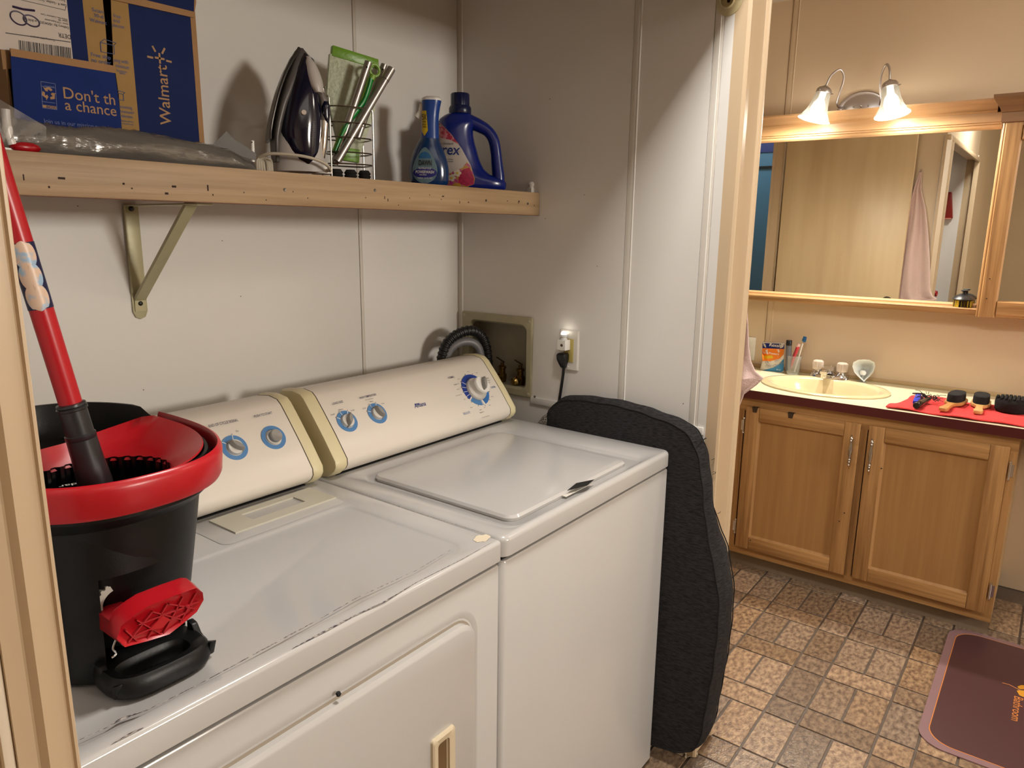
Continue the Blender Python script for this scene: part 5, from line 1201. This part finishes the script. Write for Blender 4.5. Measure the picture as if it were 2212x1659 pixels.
for i in range(26):
    u, v = random.uniform(1652, 1690), random.uniform(778, 796)
    if (u - 1642) * .6 + (v - 778) * 1.3 > 42 or v < 780: continue
    c = at(u, v, 0, gx - .05); b.tube([c + (-Y * math.cos(t) + Z * math.sin(t)) * .0055 for t in [j * math.pi / 5 for j in range(8)]], .0006, 4)
drape(b.build('flosser_print', mat('floss_grey', '8C8A92', .4), fb), bag, .0010)
# clear tumbler with tube, toothpaste and toothbrush
tb = thing('clear_tumbler', 'clear plastic tumbler holding a grey tube, toothpaste and toothbrush', 'tumbler', (2.455, .30, CZT))
c = at(1712, 806, 0, 2.455); tc = V((2.455, c.y, CZT))
MB().lathe(tc, Z, [(.026, .001), (.028, .004), (.031, .060), (.033, .088), (.032, .088), (.0295, .06), (.026, .006), (0, .005)], 32, True, False).build('cup', clearmat('clear_plastic', 'C8CBC8', .82, .05), tb)
def up(u0, v0, u1, v1, r, m_, nm, lbl, dx0=0, dx1=0, cap=None, capm=None, flat=1, cat='tube'):
    a, c_ = at(u0, v0, 0, 2.452 + dx0), at(u1, v1, 0, 2.452 + dx1); a.z = max(a.z, CZT + .008)
    t = thing(nm, lbl, cat, a); o = MB().tube([a, a.lerp(c_, .1), c_], [r * .9, r, r], 14, flat=flat).build('body', m_, t)
    return t, a, c_
t, a, c_ = up(1702, 800, 1704, 745, .0125, mat('grey_tube', '55565C', .4), 'grey_bottle', 'slim grey bottle with black cap standing in the clear tumbler', -.008, -.008)
MB().lathe(c_, Z, [(.0130, -.002), (.0130, .020), (.0115, .022), (0, .022)], 20).build('cap', BLACKP, t)
t, a, c_ = up(1704, 800, 1724, 748, .010, mat('toothpaste_red', 'C8404E', .35), 'toothpaste_tube', 'red and pink toothpaste tube leaning in the clear tumbler', .002, .006, flat=.7)
MB().lathe(c_, (c_ - a), [(.0085, -.004), (.008, .012), (0, .012)], 16).build('cap', mat('cap_pink_white', 'E3C3BE', .35), t)
t, a, c_ = up(1716, 804, 1734, 742, .0032, WHITEP, 'toothbrush', 'white toothbrush with a blue head cover, rightmost in the tumbler', .004, .006, cat='toothbrush')
MB().loft([[at(u + du, v + dv, 0, 2.458 + dx) for du, dv in ((-4, 2), (0, -7), (7, -5), (5, 6), (-1, 7))] for u, v, dx in ((1736, 733, -.009), (1736, 733, .009))]).build('head_cover', mat('cover_blue', '14588F', .35), t, bevel=.002)

# ---- red towel and the brushes on it
RT = mat('red_terry', 'E4403F', .95, bump=1, bs=260, var=.15, vs=40)
pa = [at(u, v, 2, CZT) for u, v in ((1947, 887), (1977, 850), (2212, 888), (2212, 925))]
random.seed(6)
def tow(a, c_):
    lo = V((2.005, -.255, 0)).lerp(V((2.003, -1.05, 0)), a); hi = V((2.30, -.315, 0)).lerp(V((2.30, -1.05, 0)), a)
    p = lo.lerp(hi, c_); return V((p.x + .006 * math.sin(a * 17), p.y + .006 * math.sin(c_ * 9) * (1 - a), CZT + .003 + .0035 * (1 + math.sin(a * 26 + c_ * 5) * math.sin(c_ * 13 + a * 7))))
pa2 = [at(1950, 888, 2, CZT), at(1975, 848, 2, CZT)]
o = MB().grid(tow, 60, 26).build('red_towel', RT, None, solid=.004); tag(o, 'bright red terry towel spread on the right of the countertop', 'towel')
TWZ = CZT + .010
WOOD = mat('brush_wood', 'C08A4E', .4, var=.2, vs=60, stretch=(1, 1, 1))
BRS = mat('black_bristles', '0C0B0D', .9, bump=1, bs=500)
def hair_brush(uh, vh, ub, vb, lbl, m_):
    """uh,vh = end of the handle; ub,vb = middle of the bristle pad"""
    a, c_ = at(uh, vh, 2, TWZ + .012), at(ub, vb, 2, TWZ + .018); c_.z = a.z = TWZ + .004; d = (c_ - a).normalized(); s_ = d.cross(Z); L_ = (c_ - a).length
    t = thing('hair_brush', lbl, 'brush', a, 'wooden brushes on the red towel')
    prof = [(-.0, .010), (.01, .0145), (.03, .0155), (.045, .012), (L_ * .62, .011), (L_ * .72, .020), (L_ * .82, .030), (L_ * 1.0, .0325), (L_ * 1.3, .031), (L_ * 1.42, .022)]
    q = [a + d * x + s_ * w_ for x, w_ in prof] + [a + d * x - s_ * w_ for x, w_ in prof[::-1]]
    MB().prism(q, (0, 0, .013)).build('wooden_back', m_, t, bevel=.003)
    q = [c_ + d * (math.cos(i / 12 * math.pi) * L_ * .36 + L_ * .06) + s_ * (math.copysign(abs(math.sin(i / 12 * math.pi)) ** .6, math.sin(i / 12 * math.pi)) * .027) for i in range(24)]
    MB().loft([[p + Z * .012 for p in q], [p + Z * .026 for p in q], [c_ + (p - c_) * .96 + Z * .040 for p in q], [c_ + (p - c_) * .80 + Z * .043 for p in q]]).build('bristle_pad', BRS, t)
hair_brush(2036, 884, 2064, 864, 'wooden brush with short black bristles on the red towel, nearer the sink', WOOD)
hair_brush(2112, 890, 2119, 868, 'wooden brush with raised dark bristles on the red towel, beside the black sponge', mat('brush_wood_pale', 'CFA065', .4, var=.15, vs=60))
# black trimmer handle, blue comb and hair
cy = thing('hair_tool', 'black cylindrical hair tool lying with loose hair on the red towel', 'hair tool', at(1990, 872, 2, TWZ))
a, c_ = at(1979, 878, 2, TWZ + .010), at(2005, 864, 2, TWZ + .010); a.z = c_.z = TWZ + .013
MB().lathe(a, c_ - a, [(.011, 0), (.0125, .002), (.012, .05), (.010, (c_ - a).length)], 20).build('handle', mat('glossy_black', '120C0C', .2, coat=.4), cy)
b = MB(); random.seed(31)
for i in range(46):
    p = c_ + V((random.uniform(-.03, .05), random.uniform(-.035, .03), random.uniform(-.004, .012))); d = V((random.uniform(-.03, .03), random.uniform(-.035, .035), random.uniform(-.004, .012)))
    b.tube([p, p + d * .5 + Z * .006, p + d], .0011, 4)
b.build('loose_hair', mat('hair_dark', '170E0E', .6), cy, kind='stuff')
a, c_ = at(1971, 852, 2, TWZ + .02), at(2004, 858, 2, TWZ + .02)
MB().tube(smooth_path([V((a.x, a.y, TWZ + .024)), V((a.x * .6 + c_.x * .4, a.y * .6 + c_.y * .4 - .01, TWZ + .028)), V((c_.x, c_.y, TWZ + .014))], 6), [.0025] * 6 + [.005] * 7, 8).build('clip_arm', mat('glossy_black', '120C0C', .2), cy)
bc_ = at(1983, 866, 2, TWZ); q = [at(u, v, 2, TWZ) for u, v in ((1971, 872), (1977, 858), (1990, 856), (1988, 866), (1982, 873))]
o = MB().prism([V((p.x, p.y, TWZ)) for p in q], (0, 0, .012)).build('blue_clip', mat('clip_blue', '2A3FC0', .35), None, bevel=.002); tag(o, 'small bright blue hair clip on the red towel beside the black hair tool', 'clip')
# black twist sponge
bp_ = at(2190, 885, 2, TWZ); spc = V((2.165, bp_.y + .0, TWZ)); spc = at(2187, 888, 2, TWZ); spc.z = TWZ
b = MB(); Rr = .052; rs = []
for z_, k_ in ((0, .92), (.006, 1.0), (.030, 1.02), (.040, 1.0), (.044, .94)): rs.append([spc + V((math.cos(2*math.pi*i/72) * Rr * k_ * (1 + .012 * math.sin(i * .5)), math.sin(2*math.pi*i/72) * Rr * k_ * 1.1, z_)) for i in range(72)])
b.loft(rs); sg = b.build('twist_sponge', mat('black_foam', '0E0E0F', .95, bump=1, bs=350), None); tag(sg, 'round black foam hair sponge with knobbly top on the red towel', 'sponge')
b = MB()
for i in range(-4, 5):
    for j in range(-4, 5):
        x_, y_ = i * .0125 + (j % 2) * .006, j * .0125
        if (x_ / Rr) ** 2 + (y_ / (Rr * 1.08)) ** 2 < .92: b.ball(spc + V((x_, y_, .044)), .0066, 8, (1, 1, 1.7))
b.build('knobs', MATS['black_foam'], sg)
td = at(2204, 853, 2, CZT); o = MB().prism([(2.40, -.60, CZT + .001), (2.47, -.60, CZT + .001), (2.47, -.70, CZT + .001), (2.40, -.70, CZT + .001)], (0, 0, .018)).build('soap_dish', mat('soap_dish_tan', '8A6230', .45), None, bevel=.004); tag(o, 'small tan wooden dish at the back right of the countertop', 'dish')

# ================================================================ MIRROR, MEDICINE CABINET, LAMP
MX = 2.50
mr = thing('wall_mirror', 'wide oak-framed mirror with a crown moulding above the vanity', 'mirror', (MX, .1, 1.5))
MIR = bpy.data.materials.new('mirror_glass'); MIR.use_nodes = True; n_ = MIR.node_tree.nodes['Principled BSDF']; n_.inputs['Base Color'].default_value = (.80, .80, .76, 1); n_.inputs['Metallic'].default_value = 1; n_.inputs['Roughness'].default_value = .0
mz0, mz1 = 1.166, 1.8325; my0, my1 = -.455, .86
bx((MX, my0 - .004, mz0 - .004), (MX + .006, my1, mz1 + .01)).build('glass', MIR, mr, smooth=False)
OAKB = mat('oak_bright_horizontal', 'BC9468', .4, col2='A67E52', vs=46, stretch=(1, .05, 1), ramp=(.3, .62), detail=6, bump=.1, bs=120)
def molding(pts, y0_, y1_, nm, m_): MB().prism([(x, y0_, z) for x, z in pts], (0, y1_ - y0_, 0)).build(nm, m_, mr, ang=25)
xo = 2.425
molding([(MX, mz0 - .012), (MX - .016, mz0 - .012), (MX - .015, mz0 - .006), (MX - .009, mz0 - .001), (MX - .002, mz0 + .001), (MX, mz0 + .001)], my0, my1, 'bottom_bead', OAKB)
molding([(XF, mz0 - .012), (xo, mz0 - .012), (xo - .003, mz0 - .016), (xo, mz0 - .022), (xo, mz0 - .038), (XF, mz0 - .038)], my0 - .03, my1, 'ledge', OAKH)
molding([(MX, mz1), (MX - .006, mz1 + .001), (MX - .014, mz1 + .008), (MX - .016, mz1 + .018), (XF, mz1 + .018)], my0, my1, 'top_bead', OAKB)
molding([(XF, mz1 + .018), (MX - .020, mz1 + .018), (MX - .020, mz1 + .024), (MX - .026, mz1 + .026), (MX - .026, mz1 + .060), (XF, mz1 + .060)], my0 - .01, my1, 'fascia', OAKB)
molding([(XF, mz1 + .060), (MX - .028, mz1 + .060), (MX - .032, mz1 + .066), (MX - .029, mz1 + .069), (MX - .034, mz1 + .076), (MX - .046, mz1 + .088), (MX - .060, mz1 + .098), (MX - .066, mz1 + .101), (MX - .066, mz1 + .107), (XF, mz1 + .107)], my0 + .02, my1, 'crown', OAKB)
b = MB(); b.prism([(MX, my0 - .012, mz0 - .012), (MX - .012, my0 - .012, mz0 - .012), (MX - .008, my0 - .001, mz0 - .012), (MX, my0 + .001, mz0 - .012)], (0, 0, mz1 - mz0 + .03)); b.build('side_bead', OAKB, mr)
mc = thing('medicine_cabinet', 'oak medicine cabinet with a mirrored door at the right of the mirror', 'cabinet', (2.42, -.7, 1.5))
cx = 2.415
cy1, cy0 = my0 - .008, -1.15
bx((cx + .020, cy0, 1.128), (XF, cy1, mz1 + .02)).build('box', OAKV, mc, smooth=False)
pf = [(cx + .020, 0), (cx + .006, 0), (cx + .002, .004), (cx + .002, .009), (cx - .002, .012), (cx - .002, .060), (cx + .006, .066), (cx + .020, .066)]
MB().prism([(x, cy1 - y, 1.124) for x, y in pf], (0, 0, mz1 + .012 - 1.124)).build('door_stile', OAKV, mc, ang=20)
MB().prism([(x, cy1 - .0662, 1.124 + y) for x, y in pf], (0, cy0 - cy1 + .0662, 0)).build('door_rail', OAKH, mc, ang=20)
MB().prism([(x, cy1 - .0662, mz1 + .012 - y) for x, y in pf], (0, cy0 - cy1 + .0662, 0)).build('door_rail', OAKH, mc, ang=20)
bx((cx + .010, cy0, 1.19), (cx + .013, cy1 - .06, mz1 - .05)).build('door_mirror', MIR, mc, smooth=False)
b = MB()
for u, v in ((2138, 602), (2131, 645)): b.ball(at(u, v, 0, cx - .002), .0025, 8)
b.build('nail_hole', HOLE, mc)
# crown of the medicine cabinet: flares forward and to the left
z_ = mz1 + .012
rs = []
for dz, fl_ in ((0, .004), (.003, .008), (.036, .008), (.038, .012), (.048, .015), (.064, .026), (.080, .038), (.088, .042), (.098, .043)):
    rs.append([V((XF, cy0, z_ + dz)), V((cx - fl_, cy0, z_ + dz)), V((cx - fl_, cy1 + fl_ * .9, z_ + dz)), V((XF, cy1 + fl_ * .9, z_ + dz))])
MB().loft(rs).build('crown', OAKD, mc, ang=20)
# scalp brush on the ledge
sbp = at(2079, 660, 0, 2.455); sc_b = V((2.462, sbp.y, mz0 - .0118))
sbx = thing('scalp_brush', 'round black scalp brush with yellow bristle tips on the mirror ledge', 'brush', sc_b)
MB().lathe(sc_b, Z, [(.034, .026), (.040, .029), (.041, .031), (.036, .038), (.024, .046), (.010, .050), (.006, .052), (.0055, .060), (.012, .063), (.014, .065), (.011, .067), (0, .066)], 32).build('handle', mat('satin_black', '17181C', .35), sbx)
by, byy = MB(), MB(); random.seed(12)
for i in range(70):
    t = random.uniform(0, 2 * math.pi); r_ = .034 * math.sqrt(random.random()) * 1.0 if i > 34 else .033
    p = sc_b + V((math.cos(t) * r_, math.sin(t) * r_, .028)); (byy if i % 2 else by).tube([p, V((p.x, p.y, sc_b.z + .0005))], .0016, 5)
by.build('black_bristles', BLACKP, sbx, kind='stuff'); byy.build('yellow_bristles', mat('bristle_yellow', 'D8C03A', .4), sbx, kind='stuff')

# ---- two-arm lamp
lp = thing('vanity_light', 'two-arm brushed nickel wall light with ribbed glass bell shades, lit', 'light', (XF, .06, 1.95))
pc_ = V((XF, .058, 1.948))
def yel(a, b_, x): return [V((x, pc_.y + math.cos(2*math.pi*i/48) * a, pc_.z + math.sin(2*math.pi*i/48) * b_)) for i in range(48)]
MB().loft([yel(.098, .075, XF - .0005), yel(.098, .075, XF - .010), yel(.092, .069, XF - .016), yel(.084, .061, XF - .012), yel(.078, .056, XF - .013), yel(.05, .035, XF - .022), yel(.01, .01, XF - .024)]).build('back_plate', NICKEL, lp)
for dy, r_ in ((-.028, .0045), (0, .006), (.028, .0045)): MB().ball((XF - .024, pc_.y + dy, pc_.z + .012), r_, 10).build('finial', CHROME, lp)
SHG = clearmat('ribbed_glass', 'A9AAA2', .42, .25)
BULB = mat('lit_bulb', 'FFF1DC', .4, emit=7)
def arm(s_, pts, capc, tilt):
    MB().tube(smooth_path(pts, 6), .0042, 10).build('arm', NICKEL, lp)
    ax = V(tilt).normalized()
    hb = MB().lathe(capc, ax, [(.006, -.004), (.012, 0), (.024, .006), (.030, .014), (.031, .026), (.029, .027)], 28).build('shade_cap', NICKEL, lp)
    for k_ in range(3):
        t = k_ * 2.1 + 1.0; o_ = ax.orthogonal().normalized(); o2 = ax.cross(o_); d = o_ * math.cos(t) + o2 * math.sin(t); MB().tube([capc + ax * .022 + d * .029, capc + ax * .022 + d * .038], .002, 6).build('thumb_screw', NICKEL, hb)
    sh = MB().lathe(capc, ax, [(.027, .020), (.029, .030), (.032, .050), (.036, .075), (.043, .100), (.056, .122), (.066, .134), (.0645, .135)], 96, False, False, mod=lambda i, h: 1 + (.018 if i % 4 < 2 else -.006)).build('glass_shade', SHG, lp, ang=20)
    MB().lathe(capc, ax, [(.012, .024), (.013, .05), (.024, .068), (.029, .088), (.026, .108), (.015, .120), (0, .124)], 24).build('bulb', BULB, lp)
    l = bpy.data.lights.new('vanity_bulb', 'POINT'); l.energy = 3; l.color = (1, .92, .80); l.shadow_soft_size = .025
    o = bpy.data.objects.new('vanity_bulb', l); COL.objects.link(o); o.location = capc + ax * .131
    l = bpy.data.lights.new('vanity_bulb_beam', 'SPOT'); l.energy = 40; l.color = (1, .92, .80); l.shadow_soft_size = .03; l.spot_size = math.radians(168); l.spot_blend = .5
    o = bpy.data.objects.new('vanity_bulb_beam', l); COL.objects.link(o); o.location = capc + ax * .131; o.rotation_euler = ax.to_track_quat('-Z', 'Y').to_euler()
capL = V((2.372, .172, 2.028)); capR = V((2.372, -.068, 2.026))
arm(1, [V((XF - .012, .128, 1.962)), V((2.48, .136, 1.958)), V((2.455, .142, 1.972)), V((2.435, .128, 2.02)), V((2.415, .115, 2.065)), V((2.39, .128, 2.092)), V((2.376, .155, 2.070)), capL + V((0, 0, 0))], capL, (-.12, .24, -1))
arm(-1, [V((XF - .012, -.012, 1.962)), V((2.48, -.020, 1.958)), V((2.455, -.026, 1.972)), V((2.435, -.022, 2.02)), V((2.415, -.028, 2.065)), V((2.39, -.046, 2.092)), V((2.376, -.062, 2.070)), capR + V((0, 0, 0))], capR, (-.12, -.20, -1))

# ================================================================ BATH MAT
ma = [at(u, v, 2, .004) for u, v in ((2055, 1360), (1990, 1560), (2110, 1659))]
MX0, MX1, MY1, MY0 = 1.235, 2.03, -.560, -1.06
mt = thing('bath_mat', 'dark plum rubber bath mat with rounded corners and orange lettering', 'bath mat', (1.63, -.8, 0))
MB().loft([rrect(MX0, MX1, MY0, MY1, .075, .0004, 10), rrect(MX0, MX1, MY0, MY1, .075, .0035, 10)]).build('mat_base', mat('mat_mauve_border', '8C6E72', .4), mt)
def inset(d, z): return rrect(MX0 + d, MX1 - d, MY0 + d, MY1 - d, .075 - d * .2, z, 10)
MB().loft([inset(.024, .0036), inset(.024, .0040)]).build('orange_line', mat('mat_orange', 'D98A45', .4), mt, smooth=False)
MB().loft([inset(.0265, .0037), inset(.0265, .0043)]).build('field', mat('mat_plum', '4F3336', .36), mt, smooth=False)
OR = MATS['mat_orange']
tb0 = at(2191, 1503, 2, .0045); tb1 = at(2180, 1553, 2, .0045); L_ = (tb1 - tb0).length
text('Bathroom', V((tb0.x, tb0.y, .0044)), V((-1, 0, 0)), V((0, -1, 0)) * -1 if False else V((0, 1, 0)) * -1, .024, OR, mt, w=L_ * 1.0)
GOLD = mat('leaf_gold', 'D99A2E', .4)
b = MB(); st_ = [at(u, v, 2, .0046) for u, v in ((2165, 1475), (2180, 1479), (2197, 1488), (2206, 1493))]; b.tube(st_, .0012, 5); b.build('leaf_stem', mat('mat_orange', 'D98A45', .4), mt)
def leaf(px): MB().prism([at(u, v, 2, .0044) for u, v in px], (0, 0, .0004)).build('leaf', GOLD, mt, smooth=False)
leaf([(2198, 1483), (2206, 1480), (2230, 1482), (2240, 1488), (2204, 1489), (2200, 1487)]); leaf([(2196, 1492), (2204, 1491), (2240, 1494), (2236, 1506), (2212, 1506), (2202, 1502)])

# ================================================================ SEEN ONLY IN THE MIRROR
hk_ = MB(); hk_.tube([(.906, .045, 1.80), (.930, .045, 1.80), (.938, .045, 1.812)], .004, 8); o = hk_.build('towel_hook', CHROME, None); tag(o, 'small metal hook on the bathroom side of the partition wall', 'hook')
b = MB()
TR = [(1.80, .040), (1.70, .032), (1.577, -.008), (1.429, -.040), (1.305, -.062), (1.20, -.076), (1.14, -.083), (1.10, -.092), (1.075, -.106), (1.060, -.128), (1.04, -.112), (1.01, -.080), (.96, -.066)]
def tw(a, c_):
    k_ = c_ * (len(TR) - 1); i = min(int(k_), len(TR) - 2); f = k_ - i; z_ = TR[i][0] + (TR[i+1][0] - TR[i][0]) * f; ye = TR[i][1] + (TR[i+1][1] - TR[i][1]) * f
    yl = .052 + .11 * min(1, (1.80 - z_) / .5); y = ye + (yl - ye) * a
    return V((.926 + .014 * math.sin(a * 15 + 1) * min(1, (1.82 - z_) * 3) + .012 * min(1, (1.80 - z_)), y, z_ - .05 * a * c_))
b.grid(tw, 34, 48); o = b.build('pink_towel', mat('pink_terry', 'D6BDB8', .95, bump=.6, bs=250), None, solid=.004); tag(o, 'pale pink towel hanging from a hook behind the beige casing, mostly seen in the mirror', 'towel')
o = thing('red_dustpan', 'red dustpan hanging on the closet side wall, seen in the mirror', 'dustpan', (-.755, .1, 1.7))
b = MB(); b.prism([(-.757, .04, 1.56), (-.757, .23, 1.56), (-.757, .20, 1.76), (-.757, .07, 1.76)], (.03, 0, 0)); b.build('pan', mat('dustpan_dark_red', '7A1A14', .35), o, bevel=.006)
bx((-.757, .05, 1.555), (-.715, .22, 1.563)).build('lip', mat('dustpan_pink', 'C47A66', .35), o, bevel=.002)
MB().tube([(-.745, .135, 1.76), (-.745, .135, 1.90)], .012, 12).build('handle', mat('dustpan_dark_red', '7A1A14', .35), o)
